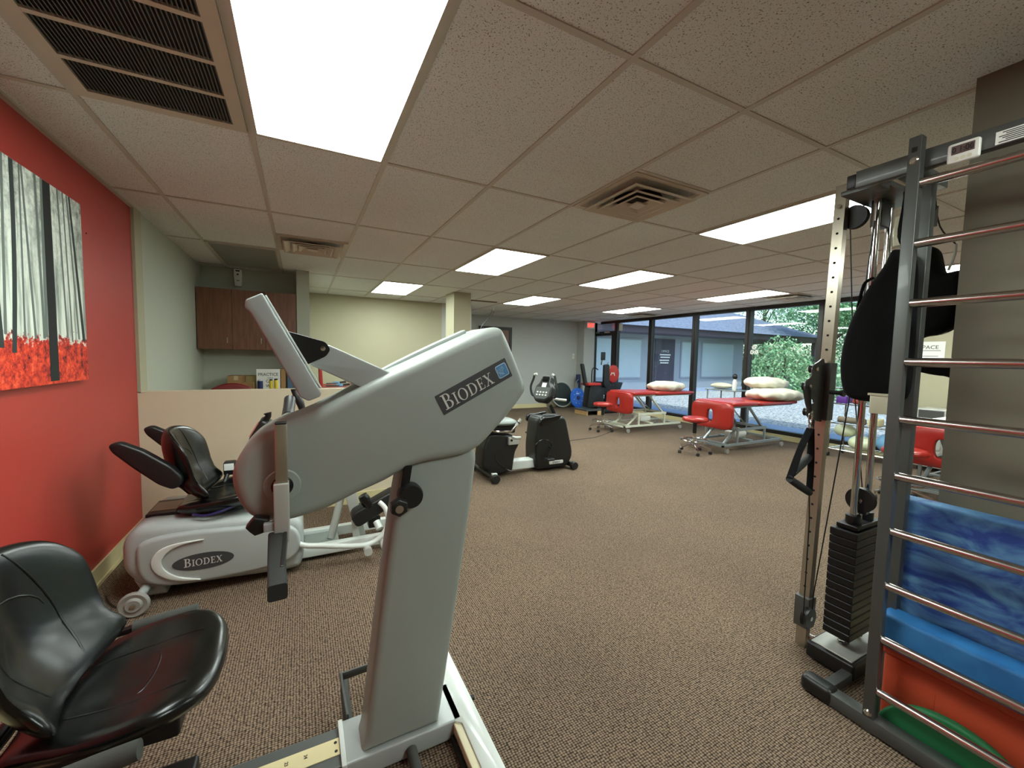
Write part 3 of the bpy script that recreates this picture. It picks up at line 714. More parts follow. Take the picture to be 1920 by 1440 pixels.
UBE = thing('upper_body_cycle', 'large grey upper body cycle in the foreground with slanted head and black bucket seat', 'exercise machine', (.29, 1.395, 0))
def ube():
    t = UBE
    m = MB(); m.rbox(.100, .50, 1.307, 1.483, .012, .080, .006)
    m.build('base_beam', silver_paint, t)
    MB().rbox(.097, .112, 1.303, 1.487, .008, .083, .002).build('beam_end_plate', white_paint, t)
    m = MB()
    m.prism(round_poly([(.470, .93), (.562, .93), (.562, 1.86), (.470, 1.86), (.470, 1.75), (.492, 1.72), (.492, 1.50), (.470, 1.483), (.470, 1.307), (.492, 1.29), (.492, 1.02), (.470, .99)], .006, 3), 'z', .03, .080, .004, 2)
    m.build('cross_foot', white_paint, t)
    for a, b in ((1.0, 1.305), (1.485, 1.74)):
        MB().rbox(.466, .492, a, b, .04, .074, .003).build('foot_strip', pm('cream_strip', (216, 208, 172), .5), t)
    for a, b in ((1.0, 1.30), (1.49, 1.74)): MB().box(.455, .466, a, b, .01, .035).build('floor_channel', black_metal, t, smooth=0)
    for y in (.96, 1.82): MB().lathe([(0, 0), (.02, 0), (.02, .032), (0, .032)], (.52, y, 0)).build('levelling_foot', black_plastic, t)
    MB().lathe([(0, 0), (.011, 0), (.011, .02), (0, .02)], (.572, 1.425, .03), 'x', 12).build('power_socket', black_plastic, t)
    # rail
    MB().rbox(-1.15, .100, 1.318, 1.472, .020, .070, .004).build('seat_rail', gunmetal, t)
    g = MB().box(-1.1, .096, 1.363, 1.427, .070, .0725).build('rail_gauge', pm('gauge_plate', (220, 208, 160), .4), t, smooth=0)
    m = MB()
    for k in range(8): text_into(m, str(24-k), (.02-.055*k-.03, 1.40, .0727), (0, -1, 0), (1, 0, 0), .015)
    for y in (1.378, 1.411): m.lathe([(0, .0726), (.005, .0726), (.005, .0738), (0, .0738)], (.085, y, 0), 'z', 10)
    m.build('gauge_mark', ink, g, smooth=0)
    # foot loops beside the beam
    m = MB(); m.tube([(.135, 1.485, .045), (.132, 1.60, .075), (.137, 1.655, .082)], .016, 12, 4)
    m.build('foot_peg', grey_foam, t)
    m = MB(); m.tube([(.130, 1.485, .08), (.125, 1.665, .095), (.145, 1.678, .095), (.30, 1.685, .095)], .012, 10, 5, flat=(.010, .030))
    m.build('foot_loop', gunmetal, t)
    m = MB(); m.tube([(.315, 1.30, .045), (.315, 1.19, .04), (.315, 1.10, .04)], .018, 12, 4); m.build('foot_peg', grey_foam, t)
    # column
    out = [(.160, .080), (.170, .12), (.218, .551), (.260, .86), (.284, 1.0), (.33, 1.08), (.52, 1.10), (.552, 1.03), (.536, .89), (.495, .585), (.428, .13), (.420, .080)]
    m = MB().prism(round_poly(out, [.001, .05, .2, .2, .05, .01, .01, .02, .1, .3, .04, .001], 4), 'y', 1.320, 1.448, .026, 5)
    m.build('column', housing_paint, t, smooth=50)
    # head
    out = catmull([(-.171, 1.033), (-.158, 1.094), (-.120, 1.145), (-.066, 1.180), (.032, 1.219), (.194, 1.304), (.330, 1.368), (.448, 1.425), (.55, 1.472), (.594, 1.486), (.622, 1.484), (.640, 1.466),
                   (.680, 1.388), (.718, 1.306), (.728, 1.278), (.722, 1.250), (.671, 1.187), (.610, 1.125), (.549, 1.070), (.50, 1.048), (.452, 1.040), (.325, 1.027), (.225, .985), (.14, .955), (.057, .922), (-.04, .904), (-.105, .915), (-.148, .955)], 5)
    m = MB().prism(out, 'y', 1.286, 1.504, .034, 6)
    head = m.build('head_housing', housing_paint, t, smooth=50)
    m = MB(); m.tube([(.10, 1.45, 1.236), (.25, 1.45, 1.330), (.42, 1.45, 1.417), (.54, 1.45, 1.474)], .01, 12, 4, flat=(.05, .014)); m.build('top_ridge', silver_paint, head)
    # shroud line where head meets column
    # decal
    c = Vector((.5235, 1.2855, 1.2847)); ud = Vector((.2485, 0, .1285)).normalized(); vd = Vector((-ud.z, 0, ud.x))
    def pt(u, v, d=0): return tuple(c+ud*u+vd*v+Vector((0, -d, 0)))
    def plate(mm, w, h, r, u0=0, v0=0, d0=0, d1=.002):
        o = rrect(w, h, r, 4); n = len(o)
        mm.add([pt(x+u0, y+v0, d0) for x, y in o]+[pt(x+u0, y+v0, d1) for x, y in o], [tuple(range(n))[::-1], tuple(range(n, 2*n))]+[(i, (i+1) % n, n+(i+1) % n, n+i) for i in range(n)])
    m = MB(); plate(m, .281, .071, .003); dec = m.build('badge', badge_dark, head, smooth=0)
    m = MB(); biodex(m, pt(-.028, -.024, .0022), ud, vd, .052); m.build('badge_lettering', badge_text, t, smooth=0)
    m = MB(); plate(m, .044, .046, .008, .112, 0, .002, .0032); m.build('badge_square_rim', logo_pale, t, smooth=0)
    m = MB(); plate(m, .039, .041, .006, .112, 0, .0032, .0042); m.build('badge_square', logo_blue, t, smooth=0)
    m = MB()
    for k in range(4):
        P = [pt(.112-.016+.006*k+.004*math.sin(j*.9+k), -.016+.004*j+.001*k, .0048) for j in range(8)]
        m.tube([P[0]]+P[1:], .0007, 5)
    m.build('badge_wave', logo_pale, t, smooth=0)
    # crank hub and near crank
    hx, hz = -.052, 1.013
    MB().lathe([(.0315, 0), (.044, 0), (.0475, .003), (.044, .006), (.0315, .005)], (hx, 1.279, hz), 'y', 40).build('hub_ring', housing_paint, head)
    MB().lathe([(0, .004), (.033, .004), (.033, .0), (.014, -.014), (0, -.014)], (hx, 1.283, hz), 'y', 36).build('hub', black_gloss, t)
    up = MB().rbox(-.0665, -.0370, 1.236, 1.258, 1.02, 1.194, .003); up.build('crank_arm', brushed, t)
    lo = MB().rbox(-.0715, -.0345, 1.228, 1.266, .872, 1.034, .004); lo.build('crank_sleeve', light_grey, t)
    MB().rbox(-.066, -.0375, 1.234, 1.26, 1.194, 1.198, .0015).build('crank_end_cap', black_plastic, t)
    # lower handle pointing outwards
    MB().rbox(-.096, -.070, 1.235, 1.258, .905, .928, .003).build('handle_block', silver_paint, t)
    k = MB(); k.prism([(-.108+.030*math.cos(a*PI/5)*(1 if a % 2 else .84), .918+.026*math.sin(a*PI/5)*(1 if a % 2 else .84)) for a in range(10)], 'y', 1.25, 1.285, .005, 3); k.build('clamp_knob', black_plastic, t)
    g = MB(); g.tube([(-.067, 1.24, .884), (-.062, 1.14, .883), (-.056, 1.04, .882), (-.051, .955, .881)], .018, 20, 3, flat=(.038, .036))
    g.build('hand_grip', black_foam, t, smooth=40)
    MB().rbox(-.050, -.040, 1.03, 1.24, .868, .902, .003).build('grip_strap', black_plastic, t)
    # far crank points up
    MB().rbox(-.06, -.03, 1.528, 1.552, 1.0, 1.168, .003).build('crank_arm', brushed, t)
    MB().lathe([(0, 0), (.020, 0), (.020, .034), (0, .034)], (-.043, 1.522, 1.166), 'y', 20).build('grip_collar', chrome, t)
    MB().tube([(-.043, 1.553, 1.168), (-.043, 1.60, 1.176), (-.041, 1.66, 1.194), (-.04, 1.70, 1.212)], .019, 18, 4).build('hand_grip', black_plastic, t)
    # height lever and knob under the head
    MB().tube([(.300, 1.30, 1.03), (.290, 1.30, .96), (.292, 1.295, .935)], .01, 12, 3, flat=(.014, .028)).build('height_lever', black_metal, t)
    MB().lathe([(0, 0), (.036, 0), (.04, .012), (.04, .038), (.028, .05), (0, .05)], (.306, 1.270, .933), 'y', 28).build('lever_boss', black_plastic, t)
    k = MB(); k.prism([(.262+.028*math.cos(a*PI/6)*(1 if a % 2 else .86), .914+.028*math.sin(a*PI/6)*(1 if a % 2 else .86)) for a in range(12)], 'y', 1.238, 1.272, .005, 3); kn = k.build('lock_knob', black_plastic, t)
    MB().lathe([(0, 0), (.0125, 0), (.0125, .006), (0, .006)], (.260, 1.233, .913), 'y', 24).build('knob_insert', chrome, kn)
    # display
    ax = Vector((.1415, 0, -.246)).normalized()
    slab_ = [(-.128, 1.520), (-.090, 1.541), (.049, 1.274), (.047, 1.262), (.016, 1.249), (-.006, 1.262), (-.014, 1.281), (-.118, 1.488), (-.130, 1.500)]
    m = MB().prism(round_poly(slab_, .006, 4), 'y', 1.272, 1.515, .005, 3); m.build('console', silver_paint, t)
    m = MB().prism([(-.086, 1.535), (.047, 1.283), (.0515, 1.2855), (-.0815, 1.5375)], 'y', 1.285, 1.502, .001, 1); m.build('console_back_panel', white_paint, t)
    for y0 in (1.302, 1.478):
        MB().prism(round_poly([(-.040, 1.446), (.062, 1.418), (.076, 1.396), (.064, 1.376), (.010, 1.349)], .008, 4), 'y', y0, y0+.006, .001, 1).build('tilt_bracket', black_metal, t)
        MB().lathe([(0, -.004), (.007, -.003), (.008, 0), (0, 0)] if y0 < 1.4 else [(0, .0), (.008, 0), (.007, .004), (0, .004)], (.0555, y0 if y0 < 1.4 else y0+.006, 1.398), 'y', 16).build('bracket_bolt', chrome, t)
    MB().prism(round_poly([(.018, 1.352), (.068, 1.411), (.245, 1.330), (.235, 1.27), (.19, 1.268)], [.01, .01, .002, .002, .002], 3), 'y', 1.312, 1.472, .004, 3).build('console_arm', silver_paint, t)
    # seat
    bucket_seat(t, -.415, 1.420, .455, .94, .32, .43, .96, .86)
    m = MB(); m.rbox(-.62, -.30, 1.30, 1.48, .36, .43, .01); m.tube([(-.50, 1.395, .37), (-.50, 1.395, .10)], .04, 16); m.build('seat_post', black_metal, t)
    MB().rbox(-.66, -.30, 1.285, 1.505, .06, .125, .01).build('seat_carriage', black_metal, t)
    for y, x1 in ((1.142, -.335), (1.702, -.330)):
        s = -1 if y < 1.4 else 1
        MB().tube([(x1, y, .487), (-.40, y, .480), (-.50, y, .470)], [.021, .023, .022], 18, 3).build('seat_grip', grey_foam, t)
        MB().tube([(-.49, y, .470), (-.60, y, .455), (-.655, y-s*.06, .44), (-.66, 1.395, .43)], .013, 10, 4).build('grip_bar', black_metal, t)
    m = MB(); m.rbox(-.72, -.60, 1.165, 1.185, .43, .49, .004); m.rbox(-.72, -.60, 1.605, 1.625, .43, .49, .004); m.tube([(-.66, 1.17, .45), (-.66, 1.62, .45)], .012, 10); m.build('recline_bracket', black_metal, t)
    MB().lathe([(0, -.006), (.010, -.005), (.012, 0), (0, 0)], (-.625, 1.165, .462), 'y', 14).build('bracket_bolt', chrome, t)
    MB().tube([(-.30, 1.15, .33), (-.42, 1.14, .335), (-.46, 1.2, .34)], .011, 10, 3).build('seat_lever', silver_paint, t)
ube()

# ================================================================== RECUMBENT STEPPER BY THE KNEE WALL
STP = thing('recumbent_stepper', 'silver recumbent stepper with black bucket seat standing against the tan knee wall', 'exercise machine', (-.3, 3.08, 0))
def stepper():
    t = STP
    shell = [(-.868, .20), (-.866, .36), (-.80, .437), (-.25, .400), (-.06, .372), (-.005, .32), (0, .12), (-.02, .035), (-.10, .025), (-.62, .055), (-.775, .075), (-.815, .12)]
    m = MB().prism(round_poly(shell, [.06, .08, .06, .05, .06, .06, .06, .03, .03, .03, .03, .05], 6), 'y', 2.80, 3.36, .05, 6)
    body = m.build('body_shell', silver_paint, t, smooth=50)
    # raised side panel with swoosh and badge
    side = catmull([(-.80, .27), (-.79, .335), (-.73, .365), (-.60, .375), (-.40, .365), (-.18, .345), (-.06, .31), (-.02, .22), (-.06, .12), (-.20, .085), (-.45, .075), (-.66, .085), (-.75, .12), (-.79, .18)], 5)
    sp = MB().prism(side, 'y', 2.772, 2.84, .022, 5).build('side_panel', silver_paint, t, smooth=50)
    sw = [(-.50, .325), (-.62, .325), (-.70, .30), (-.735, .24), (-.71, .17), (-.63, .115), (-.52, .098), (-.62, .135), (-.675, .185), (-.69, .235), (-.66, .285), (-.60, .312)]
    MB().prism(catmull(sw, 4), 'y', 2.762, 2.776, .004, 3).build('swoosh_moulding', white_paint, sp, smooth=50)
    m = MB(); m.T = Matrix.Translation((-.505, 2.7700, .2)) @ Matrix.Diagonal((.142, 1, .047, 1)); m.lathe([(0, 0), (1, 0), (1, .003), (0, .003)], (0, 0, 0), 'y', 44); m.build('badge', badge_dark, sp)
    m = MB(); biodex(m, (-.505, 2.7695, .180), (1, 0, .0), (0, 0, 1), .047); m.build('badge_lettering', badge_text, sp, smooth=0)
    # rear skirt and wheels
    MB().prism(round_poly([(-.83, .14), (-.70, .09), (-.68, .025), (-.78, .03)], .015, 3), 'y', 2.82, 3.34, .02, 3).build('rear_skirt', silver_paint, t)
    for y in (2.685, 3.40):
        MB().lathe([(.012, -.016), (.03, -.018), (.04, -.008), (.058, -.012), (.065, -.006), (.066, .006), (.058, .012), (.04, .008), (.03, .016), (.012, .016)], (-.787, y, .066), 'y', 36).build('wheel', caster_grey, t)
        MB().lathe([(0, -.024), (.012, -.022), (.014, 0), (.014, .02), (0, .02)], (-.787, y, .066), 'y', 16).build('wheel_hub', chrome, t)
    MB().tube([(-.787, 2.69, .066), (-.77, 2.80, .09), (-.77, 3.3, .09), (-.787, 3.39, .066)], .022, 14).build('axle', silver_paint, t)
    # seat track
    MB().rbox(-.80, -.28, 2.95, 3.21, .428, .446, .004).build('seat_track', black_metal, t)
    MB().box(-.79, -.60, 3.0, 3.16, .446, .449).build('track_plate', pm('track_aluminium', (150, 140, 118), .4, .3), t, smooth=0)
    MB().rbox(-.64, -.24, 2.93, 3.20, .446, .475, .008).build('seat_carriage', black_plastic, t)
    bucket_seat(t, -.425, 3.06, .470, 1.04, .28, .42, .95)
    MB().tube([(-.36, 2.90, .50), (-.30, 2.86, .49), (-.22, 2.84, .50)], .013, 12, 4).build('seat_lever', chrome, t)
    MB().tube([(-.56, 2.83, .455), (-.50, 2.81, .445), (-.42, 2.81, .46), (-.36, 2.84, .475)], .008, 8, 5).build('release_loop', pm('violet_lever', (38, 34, 84), .4), t)
    for y, z0 in ((2.83, 0), (3.36, 0)):
        arm = [(-.90, .885), (-.855, .900), (-.76, .845), (-.64, .745), (-.595, .685), (-.60, .635), (-.64, .615), (-.70, .65), (-.80, .75), (-.885, .845)]
        MB().prism(round_poly(arm, .02, 4), 'y', y-.03, y+.03, .014, 4).build('armrest', black_plastic, t, smooth=50)
        MB().tube([(-.63, y, .65), (-.62, y+(.10 if y < 3 else -.10), .60), (-.60, 3.0 if y < 3 else 3.16, .54)], .018, 10, 4).build('armrest_bracket', black_metal, t)
    k = MB().rbox(-.475, -.405, 3.26, 3.33, .55, .64, .012); k.tube([(-.45, 3.28, .57), (-.47, 3.24, .50)], .014, 10); lv = k.build('recline_lever', black_plastic, t)
    MB().rbox(-.47, -.415, 3.256, 3.262, .585, .63, .002).build('lever_label', paper, lv)
    # front frame
    for y in (2.955, 3.235):
        MB().rbox(-.02, .70, y-.025, y+.025, .03, .10, .006).build('frame_rail', white_paint, t)
    MB().rbox(.0, .22, 2.98, 3.21, .045, .075, .005).build('foot_deck', pm('deck_grey', (126, 136, 128), .5), t)
    MB().rbox(.62, .70, 2.80, 3.40, .02, .09, .008).build('front_foot', white_paint, t)
    m = MB().prism(round_poly([(.34, .06), (.40, .07), (.315, .50), (.26, .52), (.235, .49)], .01, 3), 'y', 3.04, 3.12, .006, 2); m.build('upright', light_grey, t)
    m = MB().tube([(.17, 3.08, .08), (.245, 3.08, .42), (.22, 3.08, .62), (.05, 3.10, .74)], .026, 14, 4); m.build('upright_strut', light_grey, t)
    MB().prism(round_poly([(.30, .20), (.335, .20), (.36, .06), (.31, .06)], .008, 3), 'y', 3.00, 3.04, .004, 2).build('upright_plate', white_paint, t)
    # near swing tube with bumper
    m = MB().tube([(-.12, 2.85, .255), (-.02, 2.80, .185), (.10, 2.78, .162), (.30, 2.77, .125), (.40, 2.77, .125), (.475, 2.77, .175), (.508, 2.78, .26), (.495, 2.80, .335), (.46, 2.83, .375)], .0165, 14, 5); m.build('swing_tube', white_paint, t)
    MB().cyl((.372, 2.715, .092), (.372, 2.80, .092), .026).build('bumper', light_grey, t)
    MB().cyl((.452, 2.90, .215), (.468, 2.86, .175), .024).build('roller', white_paint, t)
    m = MB().tube([(.470, 2.79, .13), (.492, 2.76, .075), (.500, 2.75, .05)], [.026, .027, .024], 16); m.build('front_roller', white_paint, t)
    # pedals
    for dy, dx, dz in ((0, 0, 0), (.42, -.18, .12)):
        T = Matrix.Translation((dx, dy, dz))
        m = MB(); m.T = T; m.prism(round_poly([(.300, .300), (.285, .262), (.318, .205), (.345, .202), (.60, .335), (.612, .372), (.585, .418), (.56, .42)], .02, 4), 'y', 2.88, 3.0, .012, 3); pd = m.build('foot_plate', black_plastic, t)
        m = MB(); m.T = T; m.tube([(.405, 2.91, .33), (.375, 2.90, .385), (.360, 2.90, .415)], [.034, .036, .03], 18, 3); m.build('heel_cup', black_gloss, pd)
        m = MB(); m.T = T; m.rbox(.40, .48, 2.90, 2.98, .17, .25, .01); m.build('plate_bracket', black_metal, pd)
    # arms with upright grips and the console
    m = MB().tube([(.02, 3.42, .78), (.01, 3.44, .90), (.0, 3.45, .98)], .017, 12, 3); m.build('push_arm', light_grey, t)
    m = MB().tube([(.0, 3.45, .955), (-.015, 3.45, 1.01), (-.05, 3.45, 1.085), (-.055, 3.45, 1.11)], [.023, .028, .018, .02], 16, 3); m.build('hand_grip', black_plastic, t)
    m = MB().tube([(.24, 3.08, .60), (.14, 3.12, .74), (-.05, 3.10, .78), (-.20, 3.1, .81)], .022, 12, 4); m.build('console_stem', black_metal, t)
    m = MB(); m.T = Matrix.Translation((-.245, 3.10, .865)) @ Matrix.Rotation(.5, 4, 'Y')
    m.rbox(-.035, .035, -.10, .10, -.07, .085, .02, ax='x'); cs = m.build('console', black_plastic, t)
    m = MB(); m.T = Matrix.Translation((-.245, 3.10, .865)) @ Matrix.Rotation(.5, 4, 'Y')
    m.rbox(-.042, -.034, -.05, .05, -.05, .045, .003); m.build('console_screen', pm('pink_lit_screen', (198, 130, 118), .3), cs)
    MB().tube([(-.215, 3.06, .935), (-.195, 3.05, .97), (-.20, 3.05, .99)], [.02, .017, .024], 14).build('console_knob', black_plastic, cs)
stepper()
# ================================================================== UPRIGHT BIKE
def bike():
    t = thing('exercise_bike', 'black exercise bike with tilted console and pale steel centre beam, mid-room', 'exercise bike', (2.45, 4.22, 0))
    Y0, Y1 = 4.12, 4.40
    fr = [(2.475, .12), (2.465, .30), (2.495, .62), (2.53, .675), (2.70, .655), (2.86, .665), (2.90, .62), (2.945, .45), (3.005, .22), (3.0, .14), (2.93, .035), (2.50, .03)]
    m = MB().prism(round_poly(fr, [.03, .1, .05, .03, .1, .04, .04, .1, .05, .04, .04, .03], 4), 'y', Y0, Y1, .035, 5); f = m.build('front_shroud', black_plastic, t, smooth=50)
    m = MB().tube([(2.57+.12*math.cos(a*PI/12), Y0-.001, .30+.10*math.sin(a*PI/12)) for a in range(-3, 12)], .004, 6); m.build('moulded_rib', black_gloss, f)
    m = MB().rbox(2.655, 2.86, Y0-.006, Y0+.002, .086, .128, .003, ax='y', cr=.018); bd = m.build('badge', badge_text, f)
    m = MB(); text_into(m, 'SPIRIT', (2.757, Y0-.0065, .095), (1, 0, 0), (0, 0, 1), .036, squash=1.15); m.build('badge_lettering', ink, bd, smooth=0)
    m = MB().tube([(2.52, 4.20, .60), (2.60, 4.18, .66), (2.76, 4.17, .66), (2.86, 4.20, .60)], .035, 12, 4); m.build('shroud_cap', black_plastic, f)
    for y in (4.10, 4.43):
        m = MB().prism(catmull([(2.50, .60), (2.53, .665), (2.66, .675), (2.78, .69), (2.76, .64), (2.66, .61), (2.54, .575)], 4), 'y', y-.02, y+.025, .008, 3); m.build('bottle_holder' if y < 4.2 else 'mast_cover', black_gloss, f)
    MB().rbox(2.15, 2.55, 4.19, 4.33, .045, .155, .015, ax='y').build('centre_beam', white_paint, t)
    rr = [(1.78, .14), (1.80, .35), (1.86, .50), (1.95, .505), (2.19, .47), (2.245, .44), (2.25, .36), (2.20, .28), (2.165, .05), (1.90, .03)]
    m = MB().prism(round_poly(rr, .03, 4), 'y', 4.13, 4.39, .03, 5); rs = m.build('rear_shroud', black_plastic, t, smooth=50)
    MB().tube([(1.93, 4.128, .28), (1.97, 4.126, .18), (2.08, 4.126, .09), (2.15, 4.128, .06)], .005, 6, 4).build('moulded_rib', black_gloss, rs)
    MB().rbox(2.09, 2.23, 4.09, 4.13, .375, .465, .008).build('adjuster_bracket', light_grey, t)
    MB().lathe([(0, 0), (.014, 0), (.014, .012), (0, .012)], (2.12, 4.08, .43), 'y', 14).build('bracket_bolt', black_plastic, t)
    MB().tube([(2.13, 4.10, .47), (2.17, 4.09, .455), (2.24, 4.10, .45)], .018, 10, 3).build('adjuster_lever', light_grey, t)
    # stabilisers
    for x in (1.86, 2.99):
        MB().tube([(x, 3.96 if x < 2 else 4.08, .055), (x, 4.26, .055), (x, 4.56 if x < 2 else 4.44, .055)], .035, 14).build('stabiliser', black_metal, t)
        for y in ((3.95, 4.57) if x < 2 else (4.07, 4.45)): MB().lathe([(0, -.03), (.045, -.03), (.05, -.02), (.05, .02), (.045, .03), (0, .03)], (x, y, .05), 'y', 20).build('wheel' if x > 2 else 'end_cap', caster_black, t)
    MB().rbox(1.83, 1.89, 3.96, 4.0, .085, .105, .004).build('end_cap_trim', white_paint, t)
    # seat
    MB().rbox(1.90, 2.20, 4.14, 4.38, .50, .60, .02, ax='y').build('seat_base', black_plastic, t)
    m = MB(); m.T = Matrix.Translation((2.02, 4.26, .63)); m.cushion(seat_pan_outline(.20, .21), .07, lambda x, y: .1*y*y*10*.03, p=5); m.build('seat_pan', pm('slate_seat_vinyl', (120, 128, 122), .45), t)
    m = MB(); m.T = Matrix.Translation((1.80, 4.26, .86)) @ Matrix.Rotation(1.25, 4, 'Y'); m.cushion(rrect(.36, .40, .1, 5), .07); m.build('backrest', black_vinyl, t)
    MB().tube([(1.98, 4.26, .57), (1.84, 4.26, .62), (1.80, 4.26, .80)], .022, 10, 3).build('back_post', black_metal, t)
    for y in (4.06, 4.46):
        MB().tube([(1.88, 4.26, .56), (1.92, y, .548), (2.07, y, .54), (2.10, y-.01, .55), (2.19, y-.03, .66), (2.205, y-.033, .68)], .013, 10, 4).build('side_grip', chrome, t)
        MB().tube([(2.15, y-.022, .605), (2.205, y-.033, .68)], .019, 12).build('pulse_sensor', light_grey, t)
        MB().tube([(2.172, y-.026, .635), (2.18, y-.028, .645)], .0205, 12).build('sensor_band', black_plastic, t)
    # mast + console
    MB().tube([(2.83, 4.26, .62), (2.74, 4.26, .76), (2.70, 4.26, .88)], .03, 12, flat=(.07, .055)).build('mast', brushed, t)
    MB().tube([(2.80, 4.215, .665), (2.715, 4.215, .80)], .012, 8, flat=(.012, .035)).build('mast_inlay', black_metal, t)
    T = Matrix.Translation((2.63, 4.24, .985)) @ Matrix.Rotation(.35, 4, 'Z') @ Matrix.Rotation(-1.15, 4, 'Y')
    hd = round_poly([(-.155, -.075), (-.09, -.135), (.04, -.13), (.09, -.085), (.175, -.075), (.19, -.04), (.19, .04), (.175, .075), (.09, .085), (.04, .13), (-.09, .135), (-.155, .075)], .02, 4)
    m = MB(); m.T = T @ Matrix.Scale(-1, 4, (0, 0, 1)) if False else T; m.prism(hd, 'z', -.07, .02, .02, 4); c = m.build('console', black_plastic, t, smooth=50)
    m = MB(); m.T = T; m.prism(round_poly([(-.12, -.07), (-.085, -.11), (.03, -.105), (.03, .105), (-.085, .11), (-.12, .07)], .012, 3), 'z', .02, .0225); m.build('console_face', pm('console_charcoal', (74, 76, 74), .4), c, smooth=0)
    m = MB(); m.T = T; m.rbox(.03, .085, -.035, .03, .018, .024, .002); m.build('display', paper, c)
    for q in range(4):
        for r in range(2):
            m = MB(); m.T = T; m.rbox(-.045-.035*r, -.028-.035*r, -.08+.045*q, -.055+.045*q, .0225, .025, .001); m.build('button', badge_text, c)
    m = MB(); m.T = T; m.rbox(.11, .17, -.045, .045, .02, .035, .006); m.build('bottle_rest', black_gloss, c)
    for sg in (-1, 1):
        m = MB(); m.T = T; m.tube([(-.06, sg*.10, -.05), (-.07, sg*.175, -.03), (.02, sg*.20, .02), (.12, sg*.17, .05), (.165, sg*.155, .07)], .014, 10, 4); m.build('handlebar', black_foam, t)
        m = MB(); m.T = T; m.tube([(.165, sg*.155, .07), (.178, sg*.12, .075)], .016, 10); m.build('bar_end', light_grey, t)
    MB().tube([(2.63, 4.17, .905), (2.74, 4.14, .878), (2.88, 4.12, .862)], .016, 10, 3).build('forward_bar', light_grey, t)
    for sg, yy, dz in ((-1, 4.07, -.06), (1, 4.45, .06)):
        MB().tube([(2.66, 4.12 if sg < 0 else 4.4, .30), (2.66, yy, .30), (2.60, yy, .30+dz*2)], .013, 8).build('crank', black_metal, t)
        MB().rbox(2.55, 2.65, yy-.09 if sg < 0 else yy, yy if sg < 0 else yy+.09, .285+dz*2, .31+dz*2, .006).build('pedal', black_plastic, t)
bike()

